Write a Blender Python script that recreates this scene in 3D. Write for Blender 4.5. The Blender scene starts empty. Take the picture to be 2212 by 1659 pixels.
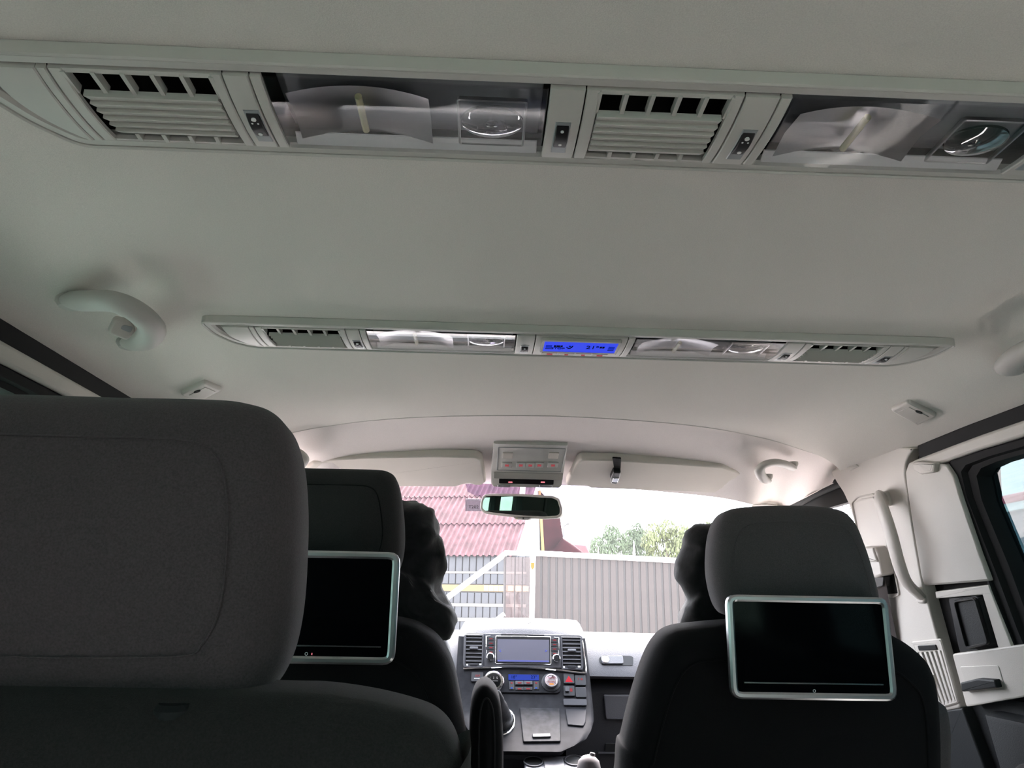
import bpy, math, random
from mathutils import Vector, Matrix, noise
random.seed(7); noise.seed_set(11)
# ------------------------------------------------------------------ camera, world, exposure
scn = bpy.context.scene
COL = scn.collection
F, CX, CY = 1662.0, 1106.0, 829.5            # focal length and centre in pixels of the 2212x1659 frame
CAM = Vector((-0.132, 0.0, 1.02))
_yc = Vector((1036 - CX, -(1315 - CY), -F)).normalized()      # van forward seen from the camera
_r = math.radians(1.6)
_u = Vector((math.sin(_r), math.cos(_r), 0)); _u = (_u - _yc * _u.dot(_yc)).normalized()
_x = _yc.cross(_u)
ROT = Matrix((_x, _yc, _u))
cd = bpy.data.cameras.new('camera'); cam = bpy.data.objects.new('camera', cd); COL.objects.link(cam)
cd.sensor_fit = 'HORIZONTAL'; cd.sensor_width = 36; cd.lens = F * 36 / 2212
cd.clip_start = .02; cd.clip_end = 500
cam.matrix_world = Matrix.Translation(CAM) @ ROT.to_4x4()
scn.camera = cam
w = bpy.data.worlds.new('overcast_sky'); scn.world = w; w.use_nodes = True
WN = w.node_tree.nodes; WL = w.node_tree.links
bg = WN['Background']; bg.inputs['Strength'].default_value = 12.8
tc = WN.new('ShaderNodeTexCoord'); sx = WN.new('ShaderNodeSeparateXYZ'); rp = WN.new('ShaderNodeValToRGB')
WL.new(tc.outputs['Generated'], sx.inputs[0]); WL.new(sx.outputs['Z'], rp.inputs[0]); WL.new(rp.outputs[0], bg.inputs['Color'])
rp.color_ramp.elements[0].color = (.90, .96, 1.0, 1); rp.color_ramp.elements[1].color = (.78, .88, 1.0, 1)
sd = bpy.data.lights.new('veiled_sun', 'SUN'); sd.energy = 48; sd.angle = math.radians(45); sd.color = (1, .92, .88)
sun = bpy.data.objects.new('veiled_sun', sd); COL.objects.link(sun); sun.rotation_euler = Vector((-.10, -.66, -.74)).to_track_quat('-Z', 'Y').to_euler(); sun.location = (5, 30, 25)
vs = scn.view_settings
vs.view_transform = 'Standard'; vs.look = 'None'; vs.gamma = 1; vs.exposure = 0.0; vs.use_curve_mapping = False
scn.cycles.max_bounces = 10; scn.cycles.diffuse_bounces = 6; scn.cycles.transparent_max_bounces = 16
scn.cycles.sample_clamp_indirect = 12

# ------------------------------------------------------------------ pixel -> place helpers
def ray(px, py): return ROT @ Vector((px - CX, -(py - CY), -F))
def PZ(px, py, z): d = ray(px, py); return CAM + d * ((z - CAM.z) / d.z)
def PY(px, py, y): d = ray(px, py); return CAM + d * ((y - CAM.y) / d.y)
def PX(px, py, x): d = ray(px, py); return CAM + d * ((x - CAM.x) / d.x)
class PL:
    """a plane with origin o, right u, up v; n = u x v"""
    def __init__(s, o, u, v):
        s.o = Vector(o); s.u = Vector(u).normalized(); v = Vector(v); s.v = (v - s.u * v.dot(s.u)).normalized(); s.n = s.u.cross(s.v)
    def px(s, px, py):
        d = ray(px, py); p = CAM + d * ((s.o - CAM).dot(s.n) / d.dot(s.n)) - s.o
        return (p.dot(s.u), p.dot(s.v))
    def pix(s, pts): return [s.px(*p) for p in pts]
    def pt(s, a, b, h=0.0): return s.o + s.u * a + s.v * b + s.n * h
    def rc(s, x0, y0, x1, y1):
        """axis-aligned rectangle on the plane from a pixel box -> centre a, b, half sizes"""
        c = [s.px(x0, y0), s.px(x1, y0), s.px(x1, y1), s.px(x0, y1)]
        a = sum(p[0] for p in c) / 4; b = sum(p[1] for p in c) / 4
        hw = (c[1][0] + c[2][0] - c[0][0] - c[3][0]) / 4; hh = (c[0][1] + c[1][1] - c[2][1] - c[3][1]) / 4
        return a, b, abs(hw), abs(hh)

# ------------------------------------------------------------------ mesh helpers
def area2(p): return sum(p[i][0] * p[(i + 1) % len(p)][1] - p[(i + 1) % len(p)][0] * p[i][1] for i in range(len(p))) / 2
def ccw(p): return list(p) if area2(p) > 0 else list(reversed(p))
def rnd(pts, r, n=4):
    pts = ccw(pts); out = []; m = len(pts)
    for i in range(m):
        p0, p, p1 = Vector(pts[i - 1]), Vector(pts[i]), Vector(pts[(i + 1) % m])
        a, b = p0 - p, p1 - p; la, lb = a.length, b.length
        if la < 1e-7 or lb < 1e-7: continue
        a /= la; b /= lb; t = min(r, la * .45, lb * .45)
        q0, q1 = p + a * t, p + b * t
        for k in range(n + 1):
            s = k / n; out.append(tuple(q0 * (1 - s) ** 2 + p * 2 * s * (1 - s) + q1 * s * s))
    return out
def rect(a, b, hw, hh): return [(a - hw, b - hh), (a + hw, b - hh), (a + hw, b + hh), (a - hw, b + hh)]
def inset(pts, d):
    m = len(pts); out = []
    for i in range(m):
        e0 = Vector(pts[i]) - Vector(pts[i - 1]); e1 = Vector(pts[(i + 1) % m]) - Vector(pts[i])
        if e0.length < 1e-9: e0 = e1
        if e1.length < 1e-9: e1 = e0
        e0 = e0.normalized(); e1 = e1.normalized()
        n0 = Vector((-e0.y, e0.x)); n1 = Vector((-e1.y, e1.x)); nn = n0 + n1
        k = nn.dot(n0)
        nn = nn / max(k, .5) if nn.length > 1e-6 else n0
        out.append(tuple(Vector(pts[i]) + nn * d))
    return out
def spline(pts, n=8, closed=False):
    pts = [Vector(p) for p in pts]; m = len(pts); out = []
    segs = m if closed else m - 1
    for i in range(segs):
        g = (lambda k: pts[k % m]) if closed else (lambda k: pts[max(0, min(m - 1, k))])
        p0, p1, p2, p3 = g(i - 1), g(i), g(i + 1), g(i + 2)
        for k in range(n):
            t = k / n
            out.append(p1 * (1 - 3 * t * t + 2 * t ** 3) * 0 + .5 * ((2 * p1) + (p2 - p0) * t + (2 * p0 - 5 * p1 + 4 * p2 - p3) * t * t + (3 * p1 - p0 - 3 * p2 + p3) * t ** 3))
    if not closed: out.append(pts[-1].copy())
    return out
class MB:
    def __init__(s): s.v = []; s.f = []
    def add(s, vs, fs):
        o = len(s.v); s.v += [Vector(q) for q in vs]; s.f += [tuple(o + i for i in f) for f in fs]; return s
    def box(s, c, h, m=None):
        c = Vector(c); vs = []
        for i in range(8):
            q = Vector(((1 if i & 1 else -1) * h[0], (1 if i & 2 else -1) * h[1], (1 if i & 4 else -1) * h[2]))
            vs.append(c + (m @ q if m else q))
        return s.add(vs, [(0, 2, 3, 1), (4, 5, 7, 6), (0, 1, 5, 4), (2, 6, 7, 3), (0, 4, 6, 2), (1, 3, 7, 5)])
    def loops(s, L, cap0=True, cap1=True, closed=True):
        n = len(L[0]); vs = [p for l in L for p in l]; fs = []
        for i in range(len(L) - 1):
            for j in range(n if closed else n - 1):
                k = (j + 1) % n; fs.append((i * n + j, i * n + k, (i + 1) * n + k, (i + 1) * n + j))
        if cap0: fs.append(tuple(reversed(range(n))))
        if cap1: fs.append(tuple((len(L) - 1) * n + j for j in range(n)))
        return s.add(vs, fs)
    def poly(s, pl, pts, h0, h1, bev=0, r=0, seg=3, rn=4):
        """prism on plane pl between heights h0<h1 with a rounded rim at h1"""
        pts = ccw(pts)
        if r: pts = rnd(pts, r, rn); bev = min(bev, r * .9)
        L = [[pl.pt(a, b, h0) for a, b in pts]]
        if bev:
            for k in range(seg + 1):
                t = k / seg * math.pi / 2
                q = inset(pts, bev * (1 - math.cos(t)))
                L.append([pl.pt(a, b, h1 - bev + bev * math.sin(t)) for a, b in q])
        else: L.append([pl.pt(a, b, h1) for a, b in pts])
        return s.loops(L)
    def ring(s, pl, pts, wd, h0, h1, bev=.0):
        """closed frame: outline pts, width wd inwards"""
        pts = ccw(pts); q = inset(pts, wd); b = bev; o1 = inset(pts, b); q1 = inset(pts, wd - b)
        L = [[pl.pt(*p, h0) for p in pts], [pl.pt(*p, h1 - b) for p in pts], [pl.pt(*p, h1) for p in o1], [pl.pt(*p, h1) for p in q1], [pl.pt(*p, h1 - b) for p in q], [pl.pt(*p, h0) for p in q]]
        L.append(L[0]); return s.loops(L, False, False)
    def tube(s, path, rad, n=10, up=(0, 0, 1), cap=True):
        """rad: number, list of numbers or list of (r_side, r_up)"""
        P = [Vector(p) for p in path]; L = []; m = len(P); upv = Vector(up)
        for i in range(m):
            t = (P[min(i + 1, m - 1)] - P[max(i - 1, 0)]).normalized()
            sd = t.cross(upv)
            if sd.length < 1e-4: sd = t.cross(Vector((1, 0.1, 0)))
            sd.normalize(); u2 = sd.cross(t).normalized()
            r = rad[i] if isinstance(rad, (list, tuple)) else rad
            ra, rb = r if isinstance(r, (list, tuple)) else (r, r)
            L.append([P[i] + sd * ra * math.cos(2 * math.pi * k / n) + u2 * rb * math.sin(2 * math.pi * k / n) for k in range(n)])
        return s.loops(L, cap, cap)
    def lathe(s, o, ax, prof, n=24):
        """prof: (radius, height along ax)"""
        ax = Vector(ax).normalized(); a = ax.cross(Vector((1, 0, 0)))
        if a.length < .1: a = ax.cross(Vector((0, 1, 0)))
        a.normalize(); b = ax.cross(a); o = Vector(o)
        return s.loops([[o + ax * h + (a * math.cos(2 * math.pi * k / n) + b * math.sin(2 * math.pi * k / n)) * max(r, 1e-5) for k in range(n)] for r, h in prof])
    def disp(s, amp, freq, seed=0):
        for i, q in enumerate(s.v):
            s.v[i] = q + noise.noise_vector(q * freq + Vector((seed, seed * 2.1, 0))) * amp
        return s
def wloc(o):
    l = Vector((0, 0, 0))
    while o: l = l + o.location; o = o.parent
    return l
def tag(o, label=None, cat=None, group=None, kind=None):
    if label: o['label'] = label
    if cat: o['category'] = cat
    if group: o['group'] = group
    if kind: o['kind'] = kind
    return o
def part(name, mb, mat, parent=None, smooth=38, label=None):
    vs = mb.v; lo = Vector([min(q[i] for q in vs) for i in range(3)]); hi = Vector([max(q[i] for q in vs) for i in range(3)])
    c = (lo + hi) / 2
    me = bpy.data.meshes.new(name); me.from_pydata([tuple(q - c) for q in vs], [], mb.f); me.update()
    me.materials.append(mat)
    import bmesh
    bm = bmesh.new(); bm.from_mesh(me); bmesh.ops.remove_doubles(bm, verts=bm.verts, dist=1e-6); bmesh.ops.recalc_face_normals(bm, faces=bm.faces); bm.to_mesh(me); bm.free()
    if smooth:
        me.polygons.foreach_set('use_smooth', [True] * len(me.polygons)); me.set_sharp_from_angle(angle=math.radians(smooth)); me.polygons.foreach_set('use_smooth', [len(p.vertices) < 5 for p in me.polygons])
    o = bpy.data.objects.new(name, me); COL.objects.link(o)
    o.location = c - wloc(parent); o.parent = parent
    if label: o['label'] = label
    return o
def thing(name, loc, label, cat, group=None):
    o = bpy.data.objects.new(name, None); COL.objects.link(o); o.location = Vector(loc); o.empty_display_size = .05
    return tag(o, label, cat, group)
def struct(name, mb, mat, parent=None, smooth=38):
    o = part(name, mb, mat, parent, smooth)
    if not parent: o['kind'] = 'structure'
    return o
def sempty(name, loc):
    o = bpy.data.objects.new(name, None); COL.objects.link(o); o.location = Vector(loc); o['kind'] = 'structure'; o.empty_display_size = .05; return o
def text(name, body, pl, a, b, h, size, mat, parent, align='CENTER', ext=.0002, squash=1.0, label=None):
    cu = bpy.data.curves.new('t', 'FONT'); cu.body = body; cu.size = size; cu.align_x = align; cu.align_y = 'CENTER'; cu.extrude = ext; cu.resolution_u = 3
    ob = bpy.data.objects.new('t', cu); COL.objects.link(ob)
    dg = bpy.context.evaluated_depsgraph_get(); me = bpy.data.meshes.new_from_object(ob.evaluated_get(dg))
    mb = MB(); mb.add([pl.pt(a + q.co.x * squash, b + q.co.y, h + q.co.z) for q in me.vertices], [tuple(p.vertices) for p in me.polygons])
    bpy.data.objects.remove(ob); bpy.data.curves.remove(cu); bpy.data.meshes.remove(me)
    return part(name, mb, mat, parent, 0, label)

# ------------------------------------------------------------------ materials
def nt(name):
    m = bpy.data.materials.new(name); m.use_nodes = True; return m, m.node_tree.nodes, m.node_tree.links
def pm(name, col, rough=.5, metal=0.0, nscale=0, namp=.08, bump=0, bscale=400, sheen=0, spec=.5, coat=0):
    m, N, L = nt(name); b = N['Principled BSDF']
    b.inputs['Base Color'].default_value = (*col, 1); b.inputs['Roughness'].default_value = rough; b.inputs['Metallic'].default_value = metal
    b.inputs['Specular IOR Level'].default_value = spec
    if sheen: b.inputs['Sheen Weight'].default_value = sheen; b.inputs['Sheen Roughness'].default_value = .5
    if coat: b.inputs['Coat Weight'].default_value = coat; b.inputs['Coat Roughness'].default_value = .1
    t = N.new('ShaderNodeTexCoord')
    if nscale:
        n = N.new('ShaderNodeTexNoise'); n.inputs['Scale'].default_value = nscale; n.inputs['Detail'].default_value = 5
        L.new(t.outputs['Object'], n.inputs['Vector'])
        r = N.new('ShaderNodeValToRGB'); r.color_ramp.elements[0].position = .3; r.color_ramp.elements[1].position = .7
        r.color_ramp.elements[0].color = (*[c * (1 - namp) for c in col], 1); r.color_ramp.elements[1].color = (*[min(1, c * (1 + namp)) for c in col], 1)
        L.new(n.outputs['Fac'], r.inputs[0]); L.new(r.outputs[0], b.inputs['Base Color'])
    if bump:
        n2 = N.new('ShaderNodeTexNoise'); n2.inputs['Scale'].default_value = bscale; n2.inputs['Detail'].default_value = 3
        L.new(t.outputs['Object'], n2.inputs['Vector'])
        bp = N.new('ShaderNodeBump'); bp.inputs['Strength'].default_value = bump; bp.inputs['Distance'].default_value = .002
        L.new(n2.outputs['Fac'], bp.inputs['Height']); L.new(bp.outputs[0], b.inputs['Normal'])
    return m
def glass(name, tint, refl=.06, haze=0.0, hcol=(.9, .9, .95), wave=0):
    m, N, L = nt(name); N.remove(N['Principled BSDF']); out = N['Material Output']
    tr = N.new('ShaderNodeBsdfTransparent'); tr.inputs[0].default_value = (*tint, 1)
    gl = N.new('ShaderNodeBsdfGlossy'); gl.inputs['Roughness'].default_value = .02
    fr = N.new('ShaderNodeFresnel'); fr.inputs[0].default_value = 1.45
    ml = N.new('ShaderNodeMath'); ml.operation = 'MULTIPLY'; ml.inputs[1].default_value = refl / .04; ml.use_clamp = True
    L.new(fr.outputs[0], ml.inputs[0])
    ge = N.new('ShaderNodeNewGeometry'); ff = N.new('ShaderNodeMath'); ff.operation = 'SUBTRACT'; ff.inputs[0].default_value = 1.0; L.new(ge.outputs['Backfacing'], ff.inputs[1])
    m3 = N.new('ShaderNodeMath'); m3.operation = 'MULTIPLY'; L.new(ml.outputs[0], m3.inputs[0]); L.new(ff.outputs[0], m3.inputs[1]); ml = m3   # only the outer skin of a pane mirrors
    mx = N.new('ShaderNodeMixShader'); L.new(ml.outputs[0], mx.inputs[0]); L.new(tr.outputs[0], mx.inputs[1]); L.new(gl.outputs[0], mx.inputs[2])
    last = mx
    if haze:
        df = N.new('ShaderNodeBsdfTranslucent'); df.inputs[0].default_value = (*hcol, 1)
        m2 = N.new('ShaderNodeMixShader'); m2.inputs[0].default_value = haze; L.new(mx.outputs[0], m2.inputs[1]); L.new(df.outputs[0], m2.inputs[2]); last = m2
    if wave:
        t = N.new('ShaderNodeTexCoord'); wv = N.new('ShaderNodeTexWave'); wv.bands_direction = 'Y'; wv.inputs['Scale'].default_value = wave
        L.new(t.outputs['Object'], wv.inputs['Vector']); bp = N.new('ShaderNodeBump'); bp.inputs['Strength'].default_value = .25; bp.inputs['Distance'].default_value = .001
        L.new(wv.outputs['Fac'], bp.inputs['Height']); L.new(bp.outputs[0], gl.inputs['Normal']); L.new(bp.outputs[0], fr.inputs['Normal'])
    L.new(last.outputs[0], out.inputs[0]); return m
def emis(name, col, st=1.0):
    m, N, L = nt(name); b = N['Principled BSDF']; b.inputs['Base Color'].default_value = (*[c * .02 for c in col], 1); b.inputs['Roughness'].default_value = .5; b.inputs['Specular IOR Level'].default_value = .05
    b.inputs['Emission Color'].default_value = (*col, 1); b.inputs['Emission Strength'].default_value = st; return m
M = dict(
    liner=pm('headliner_fabric', (.72, .69, .645), .95, nscale=900, namp=.07, bump=.25, bscale=1400, spec=.15),
    liner2=pm('cab_headliner_fabric', (.83, .77, .745), .95, nscale=900, namp=.06, bump=.2, bscale=1400, spec=.15),
    grey=pm('warm_grey_plastic', (.50, .475, .44), .5, bump=.15, bscale=900),
    grey2=pm('pale_grey_plastic', (.53, .50, .465), .5, bump=.15, bscale=900),
    console=pm('console_grey_plastic', (.55, .535, .50), .42),
    visor=pm('visor_vinyl', (.66, .61, .55), .7, bump=.2, bscale=700),
    handle=pm('handle_grey_plastic', (.44, .425, .40), .5, bump=.1, bscale=900),
    black=pm('black_plastic', (.010, .010, .011), .4, spec=.25),
    void=pm('painted_dark_void', (.004, .004, .004), .9),  # near-black painted in for the darkness inside ducts, slots and wells
    rubber=pm('black_rubber_seal', (.014, .014, .015), .7, spec=.12),
    dpanel=pm('dark_door_plastic', (.018, .020, .022), .55, bump=.2, bscale=600, spec=.2),
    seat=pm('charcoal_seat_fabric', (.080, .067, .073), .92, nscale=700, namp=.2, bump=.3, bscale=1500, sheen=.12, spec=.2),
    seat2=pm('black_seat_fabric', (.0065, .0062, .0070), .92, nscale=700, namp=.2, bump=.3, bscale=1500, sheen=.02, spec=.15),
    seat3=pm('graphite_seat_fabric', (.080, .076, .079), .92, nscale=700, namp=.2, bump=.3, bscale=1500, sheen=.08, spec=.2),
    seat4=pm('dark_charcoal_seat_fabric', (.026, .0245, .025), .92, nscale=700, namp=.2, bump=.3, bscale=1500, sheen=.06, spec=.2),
    velvet=pm('black_velvet', (.010, .010, .011), .85, nscale=60, namp=.4, bump=.25, bscale=120, sheen=.35, spec=.2),
    belt=pm('belt_webbing', (.035, .028, .027), .8, spec=.15),
    chrome=pm('chrome', (.85, .85, .86), .12, 1),
    silver=pm('brushed_silver', (.52, .54, .55), .32, 1),
    refl=pm('lamp_reflector', (.62, .61, .61), .30, 1),
    dsilver=pm('dark_lamp_housing', (.34, .36, .37), .38, .4),
    bottle=pm('pale_grey_bottle_plastic', (.17, .158, .158), .6, spec=.2),
    bulb=pm('bulb_glass', (.62, .58, .36), .2),
    white=pm('white_mark', (.85, .84, .84), .35),
    redm=emis('red_backlit_mark', (.8, .13, .15), .42),
    redled=emis('red_indicator', (1, .25, .3), 1.1),
    orange=emis('amber_backlit_mark', (1, .35, .03), 1.0),
    bluem=emis('blue_backlit_mark', (.08, .2, .9), .6),
    lcd=emis('blue_display', (.006, .040, .80), 1.0),
    lcd2=emis('climate_display', (.03, .07, .55), .8),
    lcdink=pm('display_ink', (.002, .004, .02), .8, spec=.02),
    screen=pm('black_screen_glass', (.0018, .002, .0028), .08, spec=.10),
    dash=pm('dash_grey_plastic', (.056, .054, .060), .55, bump=.35, bscale=500),
    dash2=pm('dash_dark_plastic', (.030, .030, .034), .55, bump=.3, bscale=500, spec=.25),
    stack=pm('stack_satin_plastic', (.016, .016, .018), .6, nscale=35, namp=.35, spec=.06),
    bezel=pm('radio_bezel_plastic', (.06, .06, .066), .45, spec=.2),
    btn=pm('dark_button_plastic', (.025, .025, .028), .45, spec=.25),
    key=pm('pale_glove_lid', (.10, .10, .11), .5, bump=.3, bscale=500),
    leather=pm('black_leather', (.014, .014, .015), .45, bump=.3, bscale=150, spec=.3),
    floor=pm('black_carpet', (.02, .02, .02), .95, nscale=300, namp=.3),
    lens=glass('clear_lamp_lens', (.94, .94, .95), .05, wave=420),
    lens2=glass('reading_lamp_lens', (.75, .80, .76), .3),
    screenglass=glass('windscreen_glass', (.965, .94, .955), .03, haze=.007),
    tint=glass('green_tinted_glass', (.295, .365, .345), .04),
    tint2=glass('side_door_glass', (.150, .205, .215), .04),
    frit=glass('purple_shade_band', (.72, .68, .78), .02),
    mirror=pm('mirror_glass', (.72, .86, .76), .01, 1),
)

# ------------------------------------------------------------------ shell of the van
def ceil_z(x): return 1.39 - .048 * (max(0, abs(x) - .48) / .245) ** 2
def on_ceil(px, py, off=0):
    p = PZ(px, py, 1.385)
    for _ in range(4): p = PZ(px, py, ceil_z(p.x) + off)
    return p
SIDE = {1: PL((.76, 1.4, 1.1), (0, -1, 0), (-.16, 0, 1)), -1: PL((-.76, 1.4, 1.1), (0, 1, 0), (.16, 0, 1))}
PR = SIDE[1]
def yz(s, y, z): return ((1.4 - y) * s, (z - 1.1) * 1.0127)
def mir(s, pts):                               # outline measured on the right side, mirrored for the left
    return pts if s > 0 else [(-a, b) for a, b in pts]
seam_px = [(1150, 897), (1300, 903), (1450, 914), (1560, 928), (1640, 944), (1690, 957), (1730, 970), (1765, 981), (1800, 993), (1835, 1005)]
seam_r = [on_ceil(*p) for p in seam_px]; seam_r[0].x = 0
seam_r = spline(seam_r, 3)
def seam_y(x):
    x = abs(x)
    for i in range(len(seam_r) - 1):
        if seam_r[i].x <= x <= seam_r[i + 1].x:
            t = (x - seam_r[i].x) / (seam_r[i + 1].x - seam_r[i].x + 1e-9); return seam_r[i].y * (1 - t) + seam_r[i + 1].y * t
    return seam_r[-1].y
XS = [-.725 + 1.45 * i / 58 for i in range(59)]
YR0, YR1 = PZ(1106, 143, 1.386).y, PZ(1106, 337, 1.386).y          # rear and front roof console, rear and front edges
YF0, YF1 = PZ(1253, 711, 1.386).y, PZ(1253, 763, 1.386).y
HX = .478
XS = sorted(set([-.725 + 1.45 * i / 58 for i in range(59)] + [-HX, HX]))
ys = sorted([-1.6 + 2.9 * i / 30 for i in range(30)] + [YR0 + .009, YR1 - .009, YF0 + .009, YF1 - .009]); ys = [y for y in ys if y < 1.2]
mb = MB(); G_ = [[Vector((x, y, ceil_z(x))) for x in XS] for y in ys] + [[Vector((x, 1.2 + (seam_y(x) - 1.2) * j / 8, ceil_z(x))) for x in XS] for j in range(9)]
nx = len(XS); vs_ = [q for r in G_ for q in r]; fs_ = []
for j in range(len(G_) - 1):
    for i in range(nx - 1):
        cy_ = (G_[j][0].y + G_[j + 1][0].y) / 2; cxx = (XS[i] + XS[i + 1]) / 2
        if abs(cxx) < HX and (YR0 + .009 < cy_ < YR1 - .009 or YF0 + .009 < cy_ < YF1 - .009) and j < len(ys) - 1: continue     # openings for the roof consoles
        fs_.append((j * nx + i, j * nx + i + 1, (j + 1) * nx + i + 1, (j + 1) * nx + i))
mb.add(vs_, fs_)
mb.loops([[Vector((x, q[0].y if k < len(ys) else seam_y(x), 1.44)) for x in XS] for k, q in enumerate(G_) if k < len(ys) or k == len(G_) - 1], False, False, False)
ceiling = struct('ceiling', mb, M['liner'], None, 60)
hdr = [PY(1150, 1046, 1.95), PY(1300, 1052, 1.945), PY(1450, 1064, 1.925), PY(1560, 1076, 1.90), PY(1625, 1090, 1.87)]
hdr[0].x = 0
side_px = [(1665, 1098), (1700, 1094), (1735, 1077), (1775, 1056), (1818, 1036)]
def side_pt(px, py, h):                       # point seen at a pixel, h inside the door plane
    d = ray(px, py); return CAM + d * (((PR.o + PR.n * h) - CAM).dot(PR.n) / d.dot(PR.n))
side_b = [side_pt(*p, h) for p, h in zip(side_px, (.11, .07, .035, .014, .006))]
bot = spline(hdr + side_b, 3)
top = seam_r
R = 10; mb = MB(); full_t = [Vector((-q.x, q.y, q.z)) for q in reversed(top[1:])] + top; full_b = [Vector((-q.x, q.y, q.z)) for q in reversed(bot[1:])] + bot
def bulge(a, b, s): return a * (1 - s) + b * s + Vector((0, 0, .012 * math.sin(math.pi * s)))
mb.loops([[bulge(a, b, j / R) for a, b in zip(full_t, full_b)] for j in range(R + 1)], False, False, False)
mb.loops([[bulge(a, b, j / R) + Vector((0, .0, .03)) for a, b in zip(full_t, full_b)] for j in range(R + 1)], False, False, False)
cabl = struct('cab_headliner', mb, M['liner2'], ceiling, 60)
mb = MB(); mb.tube([q + Vector((0, .001, .0004)) for q in full_t], .0016, 6); part('seam_welt', mb, M['grey2'], ceiling)
for s in (-1, 1):                            # return of the headliner to the door opening
    o_ = [PR.pt(*PR.px(*p), -.004) for p in side_px]; mb = MB()
    fl = lambda q: Vector((q.x * s, q.y, q.z))
    mb.loops([[fl(q) for q in side_b], [fl(q) for q in o_], [fl(q) + Vector((0, 0, .012)) for q in o_], [fl(q) + Vector((0, 0, .012)) for q in side_b]], False, False, False); part('door_header', mb, M['liner2'], ceiling, 60)
# floor, rear wall, front bulkhead
mb = MB(); mb.box((0, .65, -.03), (.86, 2.3, .03)); struct('floor', mb, M['floor'])
wr = sempty('wall_rear', (0, -1.6, 0))
mb = MB(); mb.box((0, -1.62, .42), (.84, .02, .44)); part('lower_panel', mb, M['dpanel'], wr)
mb = MB(); mb.box((0, -1.62, 1.345), (.80, .02, .06)); part('header', mb, M['grey'], wr)
for s in (-1, 1):
    mb = MB(); mb.box((s * .74, -1.62, 1.07), (.07, .02, .22)); part('pillar', mb, M['grey'], wr)
mb = MB(); mb.box((0, -1.62, 1.07), (.67, .003, .22)); part('glass', mb, M['tint'], wr)
wf = sempty('wall_front', (0, 2.85, 0))
mb = MB(); mb.loops([[Vector((x, y, z - .05 * (x / .8) ** 2)) for x in [-.84 + .14 * i for i in range(13)]] for y, z in ((2.90, .86), (3.15, .80), (3.45, .70), (3.65, .58), (3.72, .40))], False, False, False); part('bonnet', mb, pm('silver_van_paint', (.42, .42, .42), .35), wf)
mb = MB(); mb.box((0, 2.9, .44), (.84, .03, .46)); part('bulkhead', mb, M['dash2'], wf)
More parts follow.
